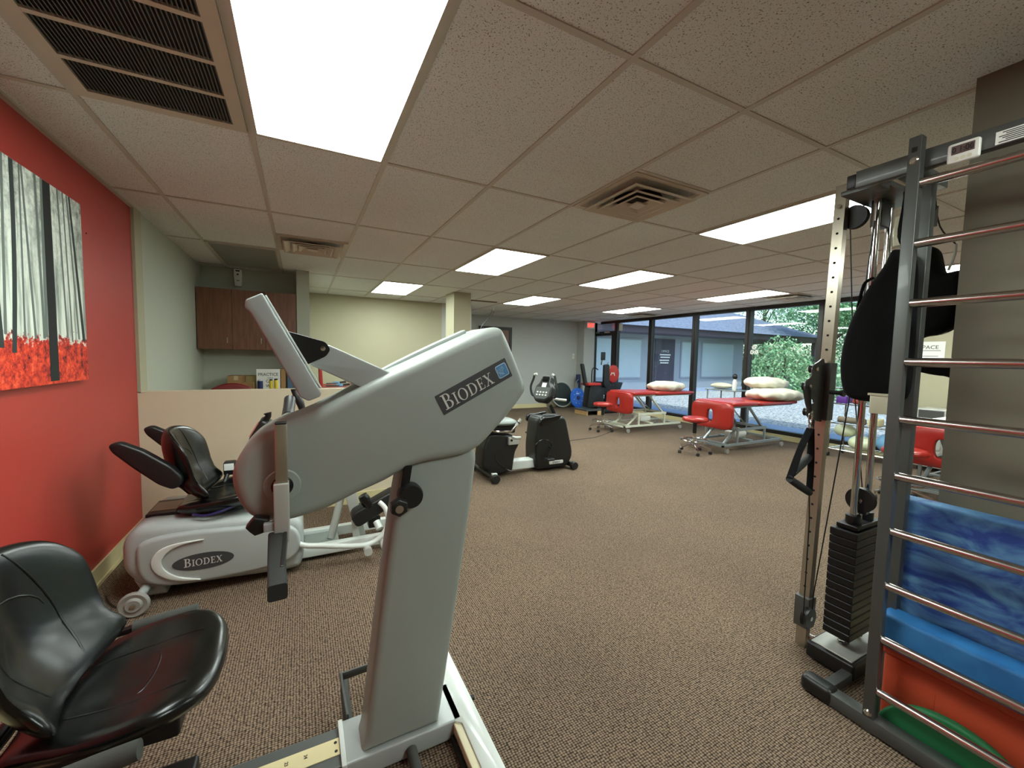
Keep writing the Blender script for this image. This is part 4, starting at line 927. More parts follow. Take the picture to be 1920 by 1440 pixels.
# ================================================================== TREATMENT TABLES
def treatment_table(px, py, frame, label, name='treatment_table', bottle=False):
    """head end faces -x at local x=0; the bed runs along +x; frame colour differs from table to table"""
    t = thing(name, label, 'treatment table', (px, py, 0), 'red treatment tables', local=True)
    W = .35
    # folded-down face section
    m = MB()
    o = [(u, v+.545) for u, v in rrect(2*W, .40, .055, 5)]
    hole = []
    # face panel built as a thick plate with a slot: left, right, top and bottom pieces share one mesh
    n = 40; outer = []; inner = []
    def sup(a, rx, ry, p): c, s = math.cos(a), math.sin(a); k = (abs(c)**p+abs(s)**p)**(-1/p); return (rx*c*k, ry*s*k)
    lay = [(-.0, .93, .012), (.006, .975, .004), (.018, 1.0, 0), (.052, 1.0, 0), (.064, .975, .004), (.07, .93, .012)]
    vs = []; fs = []
    for x, k, ho in lay:
        for i in range(n): a = 2*PI*i/n; u, v = sup(a, W*(1-(1-k)*.35), .20*(1-(1-k)*.6), 7); vs.append((x, u, v+.545))
    for x, k, ho in lay:
        for i in range(n): a = 2*PI*i/n; u, v = sup(a, .05+ho, .095+ho, 2.6); vs.append((x, u+.02, v+.54))
    K = len(lay)
    for q in range(K-1):
        for i in range(n):
            j = (i+1) % n; fs.append((q*n+i, q*n+j, (q+1)*n+j, (q+1)*n+i)); b = K*n; fs.append((b+q*n+i, b+(q+1)*n+i, b+(q+1)*n+j, b+q*n+j))
    for i in range(n):
        j = (i+1) % n; fs.append((i, K*n+i, K*n+j, j)); e = (K-1)*n; fs.append((e+i, e+j, K*n+e+j, K*n+e+i))
    m.add(vs, fs); hs = m.build('face_section', red_vinyl, t, smooth=50)
    # two top sections, the slim gap between them, a slight break in level
    for a, b, z in ((.07, .66, .705), (.68, 1.72, .695)):
        m = MB().rbox(a, b, -W, W, z, z+.055, .022, 4, cr=.05); m.build('cushion_section', red_vinyl, t, smooth=50)
    m = MB()
    m.box(.06, 1.70, -.27, -.235, .672, .702); m.box(.06, 1.70, .235, .27, .672, .702)
    for x in (.07, .62, .68, 1.15, 1.66): m.box(x, x+.035, -.235, .235, .674, .700)
    m.build('top_frame', frame, t, smooth=0)
    MB().box(.055, .072, -.30, -.27, .36, .70).box(.055, .072, .27, .30, .36, .70).box(.055, .072, -.30, .30, .685, .70).build('face_section_bracket', frame, t, smooth=0)
    # base
    m = MB()
    for y in (-.30, .27): m.box(.05, 1.40, y, y+.03, .10, .135)
    for x in (.05, 1.37): m.box(x, x+.03, -.27, .27, .10, .135)
    m.box(-.12, .05, -.33, -.30, .105, .13); m.box(-.12, .05, .30, .33, .105, .13); m.box(-.12, -.09, -.33, .33, .105, .13)
    m.build('base_frame', frame, t, smooth=0)
    m = MB()
    for y in (-.27, .24): m.box(.28, 1.02, y, y+.03, .31, .35)
    m.box(.28, .31, -.24, .24, .31, .35); m.box(.99, 1.02, -.24, .24, .31, .35)
    m.build('cross_frame', frame, t, smooth=0)
    for x in (.30, .98):
        for y in (-.26, .25): MB().box(x-.014, x+.014, y-.012, y+.014, .135, .31).build('upright', frame, t, smooth=0)
    for y in (-.22, .22):
        MB().tube([(.95, y, .35), (.60, y, .675)], .02, 8, flat=(.045, .025)).build('lift_arm', frame, t)
        MB().tube([(.40, y*.8, .35), (.10, y*.8, .12)], .02, 8, flat=(.04, .022)).build('lift_arm', frame, t)
    MB().tube([(.85, 0, .37), (.62, 0, .55), (.50, 0, .66)], .011, 8).build('gas_strut', chrome, t)
    MB().rbox(.50, .78, -.10, .10, .155, .255, .02).build('motor', white_plastic, t)
    MB().tube([(.64, 0, .25), (.64, 0, .31)], .03, 10).build('motor_bracket', frame, t)
    MB().box(.60, .68, -.27, .27, .135, .155).build('motor_tray', frame, t, smooth=0)
    for x in (-.02, 1.36):
        for y in (-.315, .315):
            f = MB().tube([(x, y, .105), (x, y, .078)], .018, 10).build('caster_fork', chrome, t)
            MB().lathe([(0, -.014), (.036, -.014), (.04, -.008), (.04, .008), (.036, .014), (0, .014)], (x+.01, y, .04), 'y', 20).build('caster_wheel', caster_grey, f)
    return t
T2 = treatment_table(5.63, 4.17, grey_steel, 'red treatment table with grey steel frame, nearer one in the middle, two pillows on it')
T1 = treatment_table(5.42, 6.02, cream_steel, 'red treatment table with cream steel frame, farthest one, single pillow at window end')
T3 = treatment_table(5.70, 1.60, grey_steel, 'red treatment table seen through the ladder rungs on the right')
def pillow(x, y, z, lx, ly, h, rz, rx, label, drop=0):
    m = MB(); m.T = Matrix.Translation((x, y, z)) @ Matrix.Rotation(rz, 4, 'Z') @ Matrix.Rotation(rx, 4, 'X')
    rnd = random.Random(int(x*100+z*10))
    o = []
    for i in range(64):
        a = 2*PI*i/64; c, s = math.cos(a), math.sin(a); k = (abs(c)**4+abs(s)**4)**(-.25)
        w = 1+.012*math.sin(9*a+x)+.01*math.sin(17*a)
        o.append((lx/2*c*k*w, ly/2*s*k*w))
    def tp(u, v):
        q = max(abs(u)/lx, abs(v)/ly)*2
        d = .012*math.sin(u*26+v*14)*q+.009*math.sin(v*37-u*9)*q+.006*math.sin(u*51+v*23)
        if drop and u > lx*.18: d -= (u-lx*.18)**2*drop
        return d
    m.cushion(o, h, tp, rings=12, p=2.3)
    solo(m, 'pillow', pillow_cloth, label, 'pillow', (x, y, z), 'pillows on the treatment tables', smooth=70)
pillow(6.70, 6.02, .835, .66, .62, .20, .1, 0, 'cream pillow lying on the farthest treatment table')
pillow(6.98, 4.0, .845, .90, .56, .20, -.12, -.03, 'lower cream pillow sagging over the edge of the nearer treatment table', drop=.9)
pillow(7.14, 4.24, 1.015, .78, .50, .20, .06, .05, 'upper cream pillow with loose end, stacked on another on the nearer table')

# ------------------------------------------------------------------ rolling stools
def stool():
    t = thing('rolling_stool', 'red round rolling stool with chrome foot ring in front of the nearer table', 'stool', (0, 0, 0), 'red rolling stools', local=True)
    MB().lathe([(0, .475), (.13, .475), (.165, .48), (.18, .495), (.182, .515), (.17, .535), (.13, .545), (0, .548)], (0, 0, 0), 'z', 36).build('seat', red_vinyl, t, smooth=50)
    MB().lathe([(0, .46), (.09, .46), (.10, .475), (0, .475)], (0, 0, 0)).build('seat_plate', black_metal, t)
    MB().lathe([(0, .30), (.028, .30), (.028, .44), (.04, .46), (0, .46)], (0, 0, 0)).build('gas_cover', black_plastic, t)
    MB().lathe([(0, .10), (.022, .10), (.022, .33), (0, .33)], (0, 0, 0)).build('column', chrome, t)
    MB().tube([(.04, .02, .455), (.12, .07, .452), (.16, .10, .44)], .006, 8, 3).build('height_lever', black_plastic, t)
    MB().tube([(.19*math.cos(a*PI/20), .19*math.sin(a*PI/20), .20) for a in range(40)], .009, 8, closed=True).build('foot_ring', chrome, t)
    m = MB()
    for k in range(3): a = k*2*PI/3; m.tube([(.02*math.cos(a), .02*math.sin(a), .18), (.10*math.cos(a), .10*math.sin(a), .195), (.19*math.cos(a), .19*math.sin(a), .20)], .006, 8)
    m.build('ring_spokes', chrome, t)
    for k in range(5):
        a = k*2*PI/5+.3; c, s = math.cos(a), math.sin(a)
        MB().tube([(.0, 0, .125), (.10*c, .10*s, .12), (.225*c, .225*s, .082)], .016, 10, 3, flat=(.028, .02)).build('leg', chrome, t)
        f = MB().tube([(.225*c, .225*s, .085), (.225*c, .225*s, .055)], .009, 8).build('caster_stem', chrome, t)
        for q in (-.012, .012):
            m = MB(); m.T = Matrix.Translation((.225*c, .225*s, .025)) @ Matrix.Rotation(a+1.2, 4, 'Z') @ Matrix.Translation((0, q, 0)); m.lathe([(0, -.008), (.022, -.008), (.025, 0), (.022, .008), (0, .008)], (0, 0, 0), 'y', 16); m.build('caster_wheel', caster_black, f)
    return t
S = stool(); S.location = (5.20, 4.10, 0)
dup(S, (5.12, 6.10, 0), .9, 'red round rolling stool with chrome foot ring, beside the farthest table')
dup(S, (5.38, 1.78, 0), 2.1, 'red round rolling stool glimpsed behind the ladder rungs')

# ------------------------------------------------------------------ far corner machine
def leg_machine():
    t = thing('seated_leg_machine', 'black seated exercise machine with red oval backrest by the exit door', 'exercise machine', (6.75, 8.1, 0))
    MB().rbox(6.88, 7.40, 7.95, 8.35, .0, .08, .02).build('base', black_metal, t)
    MB().prism(round_poly([(6.66, .15), (6.90, .15), (6.92, .06), (7.06, .06), (7.05, .66), (6.72, .70)], .03, 3), 'y', 8.0, 8.25, .02, 3).build('tower', black_plastic, t)
    MB().prism(round_poly([(6.57, 1.16), (6.50, 1.16), (6.60, .66), (6.74, .60), (6.78, .68), (6.66, .74)], .02, 3), 'y', 8.05, 8.12, .01, 2).build('side_arm', black_plastic, t)
    MB().rbox(6.62, 6.95, 7.95, 8.25, .66, .725, .02).build('seat', red_vinyl, t)
    MB().prism(round_poly([(6.98, 1.15), (7.10, 1.16), (7.13, .72), (7.05, .60), (6.98, .66)], .03, 3), 'y', 7.90, 7.98, .012, 3).build('side_arm', black_plastic, t)
    m = MB(); m.T = Matrix.Translation((7.27, 8.0, .93)) @ Matrix.Rotation(-.15, 4, 'Z')
    m.prism([(.135*math.cos(a*PI/16), .21*math.sin(a*PI/16)) for a in range(32)], 'y', -.03, .04, .02, 3); bk = m.build('backrest', red_vinyl, t)
    m = MB(); m.T = Matrix.Translation((7.27, 8.0, .93)) @ Matrix.Rotation(-.15, 4, 'Z')
    for a, b in (((-.07, -.03), (-.05, .04)), ((-.05, .04), (-.02, .0)), ((-.02, .0), (.0, .04)), ((.0, .04), (.02, -.04))): m.cyl((a[0], -.033, a[1]), (b[0], -.033, b[1]), .006, n=6)
    m.build('backrest_logo', paper, bk)
    MB().tube([(7.02, 8.1, 1.14), (7.03, 8.1, 1.22), (7.04, 8.1, 1.27)], .016, 8).build('display_post', chrome, t)
    MB().rbox(7.0, 7.10, 8.06, 8.10, 1.25, 1.44, .012).build('display', black_plastic, t)
    MB().tube([(6.86, 8.2, .7), (6.86, 8.2, 1.0), (6.92, 8.2, 1.07), (7.0, 8.18, 1.02)], .012, 8, 3).build('handle', black_metal, t)
    MB().prism(round_poly([(7.02, .74), (7.62, .72), (7.52, .45), (7.05, .42)], .02, 3), 'y', 8.10, 8.42, .015, 3).build('weight_box', black_plastic, t)
    MB().tube([(7.3, 8.3, .05), (7.3, 8.3, .45)], .03, 10).build('rear_post', black_metal, t)
    for k in range(4): MB().lathe([(0, 0), (.008, 0), (.008, .004), (0, .004)], (7.12+.08*k, 8.095, .66), 'y', 10).build('panel_bolt', light_grey, t)
    t.location = (6.36, 8.1, 0); t.scale = (1.25, 1, 1.07)
leg_machine()
def disc_on(name, mat, c, r, th, rz, rx, label, cat, extra=None, parts=None):
    t = thing(name, label, cat, c)
    m = MB(); m.T = Matrix.Translation(c) @ Matrix.Rotation(rz, 4, 'Z') @ Matrix.Rotation(rx, 4, 'X')
    m.lathe([(0, -th), (r*.9, -th), (r, -th*.5), (r, th*.5), (r*.9, th), (0, th)], (0, 0, 0), 'y', 40); d = m.build(parts or 'disc', mat, t, smooth=40)
    return t, m.T, d
t, T, d = disc_on('balance_disc', blue_p, (6.76, 9.12, .285), .275, .022, .15, -.14, 'round blue balance board with dark centre hub leaning in the far corner', 'balance board')
m = MB(); m.T = T; m.lathe([(0, -.05), (.05, -.05), (.06, -.02), (0, -.02)], (0, 0, 0), 'y', 24); m.build('centre_hub', navy, t)
for k in range(8):
    a = k*PI/4+.2; m = MB(); m.T = T; m.lathe([(0, -.024), (.010, -.024), (.010, -.019), (0, -.019)], (.165*math.cos(a), 0, .165*math.sin(a)), 'y', 10); m.build('rim_stud', paper, d)
m = MB(); m.T = T; m.rbox(-.07, .05, -.0245, -.019, .10, .13, .002); m.build('label_plate', logo_pale, d)
t = thing('mini_trampoline', 'dark round mini trampoline with pale rim leaning on the far wall behind the bike', 'trampoline', (6.42, 9.30, 0))
T = Matrix.Translation((6.40, 9.36, .37)) @ Matrix.Rotation(-.22, 4, 'X')
m = MB(); m.T = T; m.lathe([(0, -.006), (.32, -.006), (.32, .006), (0, .006)], (0, 0, 0), 'y', 40); m.build('mat', pm('dark_green_mat', (34, 46, 44), .7), t)
m = MB(); m.T = T; m.tube([(.345*math.cos(a*PI/20), 0, .345*math.sin(a*PI/20)) for a in range(40)], .018, 10, closed=True); m.build('rim', light_grey, t)
for k in range(5):
    a = k*2*PI/5+.5; m = MB(); m.T = T; m.cyl((.345*math.cos(a), 0, .345*math.sin(a)), (.345*math.cos(a), .12, .345*math.sin(a)), .012); m.build('leg', navy, t)
t = thing('floor_pedaller', 'small navy pedal device leaning upright behind the blue balance board', 'exercise device', (7.0, 9.38, 0))
MB().tube([(7.0, 9.36, .0), (7.0, 9.38, .45), (7.0, 9.40, .74)], .035, 10).build('post', navy, t)
MB().rbox(6.92, 7.02, 9.36, 9.46, .68, .92, .02).build('head', navy, t)
MB().tube([(6.84, 9.38, .60), (6.88, 9.34, .74), (6.96, 9.36, .78)], .01, 8, 3).build('cable', light_grey, t)
t = thing('step_platform', 'low wooden step platform with dark top on the carpet in the far corner', 'platform', (6.32, 8.05, 0))
MB().rbox(6.06, 6.62, 7.80, 8.34, .105, .135, .006).build('top', gunmetal, t)
for x in (6.08, 6.56): MB().box(x, x+.04, 7.83, 8.31, 0, .105).build('side_board', ply, t, smooth=0)
MB().box(6.40, 6.60, 7.805, 7.83, 0.0, .105).build('front_board', ply, t, smooth=0)
# cable on the carpet
solo(MB().tube([(3.1, 5.05, .004), (3.9, 5.5, .004), (4.6, 5.62, .004), (5.5, 6.1, .004), (6.0, 6.3, .004)], .004, 6, 5), 'floor_cable', cable_black, 'thin dark cable lying across the carpet between bike and far table', 'cable', (4.5, 5.6, 0))
solo(MB().tube([(-.99, 2.98, .005), (-.93, 2.86, .005), (-.82, 2.76, .005), (-.75, 2.85, .02)], .005, 6, 4), 'power_cord', cable_black, 'black power cord on the carpet beside the rear wheel of the stepper', 'cable', (-.9, 2.9, 0))
# ================================================================== CABLE MACHINE WITH LADDER
RK = thing('cable_ladder_machine', 'graphite cable machine with chrome ladder rungs and weight stack along the right edge', 'exercise machine', (2.0, .6, 0))
def rack():
    t = RK
    for y0, y1 in ((.645, .680), (-.42, -.385)):
        p = MB().rbox(1.876, 1.912, y0, y1, .0, 2.165, .003, 2).build('ladder_post', gunmetal, t)
        for z in (2.085, .075):
            MB().lathe([(0, -.004), (.009, -.004), (.013, 0), (.013, .002), (0, .002)], (1.875, (y0+y1)/2, z), 'x', 16).build('post_bolt', chrome, p)
        MB().box(1.8750, 1.877, y0+.010, y1-.010, 2.112, 2.128).build('bolt_slot', dark_void, p, smooth=0)
    for k in range(10):
        z = .166+.2046*k
        MB().cyl((1.895, -.385, z), (1.895, .645, z), .0155, n=20).build('rung', rung_steel, t)
    MB().rbox(1.914, 1.950, -.42, .845, 2.062, 2.125, .003, 2).build('header_beam', gunmetal, t)
    MB().rbox(1.917, 1.947, .845, .875, 2.068, 2.118, .003, 2).build('header_end_cap', black_plastic, t)
    MB().rbox(1.950, 2.20, .67, .73, 2.06, 2.10, .003, 2).build('wall_bracket', gunmetal, t)
    MB().prism([(2.14, 1.93), (2.23, 2.01), (2.23, 1.93)], 'y', .70, .72).build('bracket_gusset', black_metal, t, smooth=0)
    MB().rbox(1.875, 1.932, -.55, .79, .006, .058, .003, 2).build('base_beam', gunmetal, t)
    MB().rbox(1.868, 1.938, .775, .895, .0, .068, .02, 3, cr=.025).build('rubber_foot', black_plastic, t)
    MB().rbox(1.87, 1.937, -.62, -.53, .0, .068, .02, 3, cr=.025).build('rubber_foot', black_plastic, t)
    MB().rbox(1.93, 2.12, .80, .84, .01, .05, .003).build('base_link', gunmetal, t)
    MB().rbox(2.02, 2.06, .655, .69, .0, 2.06, .003).build('rear_post', gunmetal, t)
    # top plate, pulleys
    MB().rbox(2.06, 2.42, .80, .96, 2.095, 2.115, .004).build('top_plate', gunmetal, t)
    MB().rbox(1.95, 2.08, .80, .84, 2.075, 2.115, .004).build('top_link', gunmetal, t)
    MB().rbox(2.22, 2.30, .875, .915, 1.98, 2.095, .004).build('pulley_hanger', black_metal, t)
    MB().cyl((2.25, 1.04, 2.19), (2.26, .95, 2.10), .011).build('top_stay', gunmetal, t)
    # perforated column, leaning a touch
    a, b = Vector((2.172, 1.04, 0)), Vector((2.253, 1.04, 2.21)); d = (b-a).normalized()
    m = MB(); w = .018
    q = [(a.x-w, 1.018, 0), (a.x+w, 1.018, 0), (a.x+w, 1.062, 0), (a.x-w, 1.062, 0), (b.x-w, 1.018, 2.21), (b.x+w, 1.018, 2.21), (b.x+w, 1.062, 2.21), (b.x-w, 1.062, 2.21)]
    m.add(q, [(0, 3, 2, 1), (4, 5, 6, 7), (0, 1, 5, 4), (1, 2, 6, 5), (2, 3, 7, 6), (3, 0, 4, 7)]); col = m.build('perforated_column', pm('warm_brushed_steel', (172, 164, 148), .28, .85, stretch=(30, 30, 1.5)), t, smooth=0)
    for k in range(27):
        z = .30+.0675*k
        if 1.11 < z < 1.39: continue
        x = a.x+(b.x-a.x)*z/2.21
        MB().lathe([(0, -.001), (.0055, -.001), (.0055, .0002), (0, .0002)], (x-w-.0008, 1.040, z), 'x', 10).build('adjust_hole', dark_void, col, smooth=0)
    MB().lathe([(0, 0), (.010, 0), (.010, .006), (0, .006)], (2.222, 1.040, 2.11), 'x', 14).build('column_bolt', chrome, t)
    MB().lathe([(0, -.012), (.052, -.014), (.046, 0), (.052, .014), (0, .012)], (2.285, 1.0, 2.06), 'x', 32).build('top_pulley', black_plastic, t)
    # sliding carriage
    m = MB()
    xs = lambda z: a.x+(b.x-a.x)*z/2.21
    m.add([(xs(z)+sx*.025, 1.04+sy*.030, z) for z in (1.115, 1.385) for sx, sy in ((-1, -1), (1, -1), (1, 1), (-1, 1))], [(0, 3, 2, 1), (4, 5, 6, 7), (0, 1, 5, 4), (1, 2, 6, 5), (2, 3, 7, 6), (3, 0, 4, 7)])
    car = m.build('carriage', gunmetal, t, smooth=0)
    pl = catmull([(2.19, 1.385), (2.13, 1.388), (2.09, 1.365), (2.085, 1.325), (2.05, 1.305), (2.035, 1.27), (2.06, 1.235), (2.10, 1.22), (2.12, 1.20), (2.085, 1.19), (2.06, 1.16), (2.09, 1.125), (2.13, 1.12), (2.19, 1.13)], 4)
    for y in (1.034,): MB().prism(pl, 'y', y, y+.006, .001, 1).build('pulley_plate', gunmetal, car)
    for x, z in ((2.118, 1.356), (2.07, 1.275), (2.095, 1.155)):
        MB().lathe([(0, -.004), (.010, -.003), (.010, .003), (0, .003)], (x, 1.031, z), 'y', 14).build('plate_bolt', chrome, car)
        MB().lathe([(0, -.012), (.020, -.013), (.016, 0), (.020, .013), (0, .012)], (x+.012, 1.052, z), 'y', 24).build('swivel_pulley', black_plastic, car)
    MB().tube([(2.18, 1.0, 1.25), (2.18, .965, 1.25), (2.18, .945, 1.25)], [.010, .010, .018], 12).build('pull_pin', black_plastic, car)
    # lower sleeve and pulley
    MB().rbox(2.145, 2.208, 1.008, 1.072, .10, .25, .003).build('lower_sleeve', gunmetal, t)
    MB().lathe([(0, -.012), (.045, -.013), (.039, 0), (.045, .013), (0, .012)], (2.128, 1.0, .175), 'y', 28).build('lower_pulley', black_plastic, t)
    MB().cyl((2.128, .984, .175), (2.128, 1.016, .175), .01).build('pulley_bolt', chrome, t)
    MB().cyl((2.19, 1.04, .045), (2.19, .975, .055), .013).build('base_stay', chrome, t)
    # weight tower
    MB().rbox(2.09, 2.43, .795, .985, .012, .085, .012, 3).build('tower_base', black_plastic, t)
    MB().rbox(2.105, 2.415, .81, .97, .085, .092, .003).build('base_plate', light_grey, t)
    for x in (2.215, 2.335):
        MB().cyl((x, .89, .09), (x, .89, 2.10), .0135, n=20).build('guide_rod', chrome, t)
        MB().tube([(x+.021*math.cos(k*.9), .89+.021*math.sin(k*.9), .094+k*.0018) for k in range(28)], .004, 6).build('buffer_spring', chrome, t)
        MB().lathe([(.014, .66), (.028, .66), (.028, .70), (.014, .70)], (x, .89, 0), 'z', 18).build('top_bush', black_plastic, t)
    for k in range(14):
        z = .148+.0355*k; MB().rbox(2.135, 2.415, .838, .942, z, z+.033, .003, 1).build('weight_plate', black_metal, t)
    MB().rbox(2.16, 2.39, .850, .930, .645, .665, .004).build('top_carrier', black_metal, t)
    MB().cyl((2.275, .89, .665), (2.275, .89, .73), .009).build('selector_stem', chrome, t)
    MB().rbox(2.262, 2.288, .862, .918, .70, .80, .004).build('carrier_bracket', gunmetal, t)
    MB().lathe([(0, -.012), (.055, -.013), (.049, 0), (.055, .013), (0, .012)], (2.26, .885, .765), 'x', 30).build('carrier_pulley', black_plastic, t)
    MB().lathe([(0, -.022), (.013, -.02), (.013, -.012), (0, -.012)], (2.26, .885, .765), 'x', 16).build('pulley_cap', chrome, t)
    # cables
    MB().tube([(2.36, 1.05, 2.05), (2.34, .98, 1.3), (2.315, .90, .77)], .0028, 6).build('cable', cable_black, t)
    MB().tube([(2.20, .89, 2.0), (2.19, .93, 1.2), (2.13, .985, .30), (2.16, 1.0, .20)], .0028, 6).build('cable', cable_black, t)
    MB().tube([(2.075, 1.03, 1.14), (2.10, 1.01, .65), (2.085, 1.0, .19)], .0028, 6).build('cable', cable_black, t)
    MB().tube([(2.20, .80, 2.09), (2.205, .79, 1.92), (2.22, .78, 1.85)], .0025, 6).build('cable', cable_black, t)
    MB().lathe([(0, 0), (.02, .002), (.024, .06), (.02, .12), (0, .122)], (2.20, .80, 1.87), 'z', 18).build('cable_stop', ivory_plastic, t)
rack()
# strap handles on a snap hook
t = thing('strap_handles', 'pair of black webbing strap handles hanging from the cable carriage', 'strap handle', (2.03, 1.0, 1.2))
MB().tube([(2.045, 1.03, 1.262), (2.042, 1.02, 1.20), (2.04, 1.01, 1.165)], [.017, .012, .009], 12).build('cable_stop_ball', black_plastic, t)
MB().tube([(2.04+.014*math.cos(k*PI/8), 1.005, 1.135+.026*math.sin(k*PI/8)) for k in range(16)], .0035, 8, closed=True).build('snap_hook', chrome, t)
MB().tube([(2.035+.012*math.cos(k*PI/8), 1.0+.006*math.sin(k*PI/8), 1.095+.016*math.sin(k*PI/8)) for k in range(16)], .003, 8, closed=True).build('ring', chrome, t)
for (p0, p1, q0, q1) in (((2.030, 1.0, 1.09), (1.885, .985, .905), (2.035, 1.0, 1.09), (2.045, 1.00, .960)), ((2.025, .995, 1.09), (1.848, .975, .888), (2.03, .995, 1.09), (2.030, .985, .80))):
    mid1 = tuple((a*.55+b*.45) for a, b in zip(p0, p1)); mid2 = tuple((a*.5+b*.5) for a, b in zip(q0, q1))
    MB().tube([p0, (mid1[0]-.012, mid1[1], mid1[2]), p1], .01, 8, 5, flat=(.028, .004)).build('webbing', black_cloth, t)
    MB().tube([q0, (mid2[0]+.008, mid2[1], mid2[2]), q1], .01, 8, 5, flat=(.028, .004)).build('webbing', black_cloth, t)
    MB().tube([p1, tuple((a+b)/2 for a, b in zip(p1, q1)), q1], [.015, .017, .015], 16, 3).build('grip', black_foam, t)
# timer and label
t = thing('digital_timer', 'white digital timer clipped to the top beam of the ladder', 'timer', (1.907, .55, 2.04))
MB().rbox(1.899, 1.914, .513, .588, 2.043, 2.106, .005, 3, ax='x', cr=.01).build('case', white_plastic, t)
s = MB().rbox(1.8970, 1.8995, .524, .577, 2.070, 2.097, .001, 1, ax='x').build('display', pm('lcd_maroon_grey', (92, 70, 66), .3), t)
m = MB(); text_into(m, '0 1:00', (1.8966, .5505, 2.0745), (0, -1, 0), (0, 0, 1), .025, squash=.8); m.build('digits', ink, s, smooth=0)
for k in range(3): MB().lathe([(0, 0), (.0055, 0), (.0055, .0015), (0, .0015)], (1.8978, .565-.015*k, 2.056), 'x', 14).build('button', ivory_plastic, t)
t = thing('warning_label', 'white printed label on the top beam right of the timer', 'label', (1.913, .43, 2.06))
MB().box(1.9125, 1.9139, .36, .485, 2.066, 2.104).build('sheet', paper, t, smooth=0)
m = MB()
for k in range(6): m.box(1.9118, 1.9125, .37+.006*(k % 3), .478-.007*((k*2) % 3), 2.070+.0055*k, 2.0725+.0055*k)
m.build('printed_lines', ink, t, smooth=0)
# black bag and black sling
def sil(name, pts, x0, x1, r, label, cat, n=5):
    m = MB().prism(catmull(pts, n), 'x', x0, x1, r, 5)
    cy = sum(p[0] for p in pts)/len(pts); z = min(p[1] for p in pts)
    return m, (x0, cy, z)
t = thing('black_bag', 'large black cloth bag hanging behind the ladder post', 'bag', (2.0, .76, 1.24))
m = MB().prism(catmull([(.70, 1.80), (.735, 1.81), (.757, 1.758), (.80, 1.68), (.822, 1.63), (.848, 1.56), (.868, 1.47), (.874, 1.38), (.862, 1.29), (.838, 1.25), (.79, 1.238), (.73, 1.242), (.665, 1.262), (.655, 1.40), (.66, 1.62), (.67, 1.76)], 4), 'x', 1.945, 2.018, .03, 5)
m.build('body', black_cloth, t, smooth=60)
MB().tube([(1.99, .70, 1.80), (1.99, .725, 1.86), (1.99, .72, 1.95), (1.99, .712, 2.06)], .008, 8, 3, flat=(.03, .006)).build('strap', black_cloth, t)
MB().tube([(1.985, .79, 1.72), (1.98, .815, 1.705), (1.98, .825, 1.67), (1.98, .835, 1.60)], .008, 8, 3, flat=(.026, .006)).build('side_strap', black_cloth, t)
MB().tube([(1.985+.012*math.cos(k*PI/6), .712, 1.84+.016*math.sin(k*PI/6)) for k in range(12)], .003, 6, closed=True).build('buckle', chrome, t)
t = thing('black_sling', 'black padded sling hanging beyond the ladder beside the pillar edge', 'sling', (2.42, .72, 1.34))
m = MB().prism(catmull([(.80, 1.87), (.76, 1.885), (.73, 1.86), (.715, 1.80), (.70, 1.765), (.64, 1.755), (.645, 1.60), (.66, 1.545), (.70, 1.515), (.75, 1.505), (.81, 1.485), (.83, 1.62), (.82, 1.80)], 4), 'x', 2.32, 2.42, .035, 5)
m.build('body', black_cloth, t, smooth=60)
MB().tube([(2.36, .80, 1.50), (2.37, .79, 1.40), (2.37, .74, 1.375), (2.37, .68, 1.365), (2.37, .63, 1.37), (2.37, .62, 1.55)], .012, 8, 4, flat=(.05, .022)).build('lower_strap', black_cloth, t)
MB().tube([(2.37, .674, 1.60), (2.37, .676, 1.55), (2.37, .69, 1.525), (2.37, .71, 1.515)], .006, 8, 3).build('white_piping', white_plastic, t)
MB().tube([(2.34, .69, 1.77), (2.34, .675, 1.83), (2.33, .672, 1.87)], .005, 8, 3).build('carabiner', light_grey, t)
MB().tube([(2.33, .672, 1.87), (2.32, .72, 1.95), (2.28, .73, 2.07)], .003, 6, 4).build('cord', cable_black, t)
# cup hooked on the post
t = thing('hook_on_holder', 'small ivory plastic holder hooked behind the ladder post', 'holder', (1.94, .71, 1.195))
m = MB().prism(round_poly([(1.932, .687), (1.932, .755), (1.975, .755), (1.975, .687)], .006, 3), 'z', 1.197, 1.272, .003, 2); m.build('cup', ivory_plastic, t)
MB().box(1.928, 1.979, .682, .760, 1.266, 1.274).build('rim', ivory_plastic, t, smooth=0)

# ================================================================== FOAM, BIN
mat_blue = two_tone('marbled_blue_foam', (18, 50, 120), (86, 134, 172), 4, .38, .68, .7, detail=8., stretch=(1, 1.3, 3.2), bump=.15, distortion=1.6)
beam_blue = two_tone('bright_blue_foam', (34, 104, 164), (48, 122, 184), 8, .4, .6, .65, bump=.2)
solo(MB().rbox(2.055, 2.135, -.62, .686, .002, .872, .010, 3), 'foam_mat', mat_blue, 'tall marbled dark blue foam mat standing behind the ladder rungs', 'foam mat', (2.1, .1, 0))
solo(MB().rbox(1.945, 2.045, -.75, .680, .318, .444, .012, 3), 'foam_beam', beam_blue, 'bright blue foam balance beam lying on the orange bin', 'foam beam', (1.99, 0, .318))
t = thing('storage_bin', 'orange plastic storage bin standing on the carpet behind the lowest ladder rungs', 'bin', (2.0, 0, 0))
orange_p = pm('orange_bin_plastic', (186, 72, 44), .5)
MB().rbox(1.985, 2.040, -.78, .668, .0, .285, .012, 3).build('body', orange_p, t)
MB().rbox(1.972, 2.048, -.80, .688, .284, .316, .008, 3).build('rim', orange_p, t)
MB().box(1.9835, 1.986, .52, .62, .16, .22).build('moulded_panel', orange_p, t, smooth=0)
t = thing('green_dome', 'green half-round foam balance pad on the floor behind the lowest rung', 'balance pad', (1.955, .46, 0))
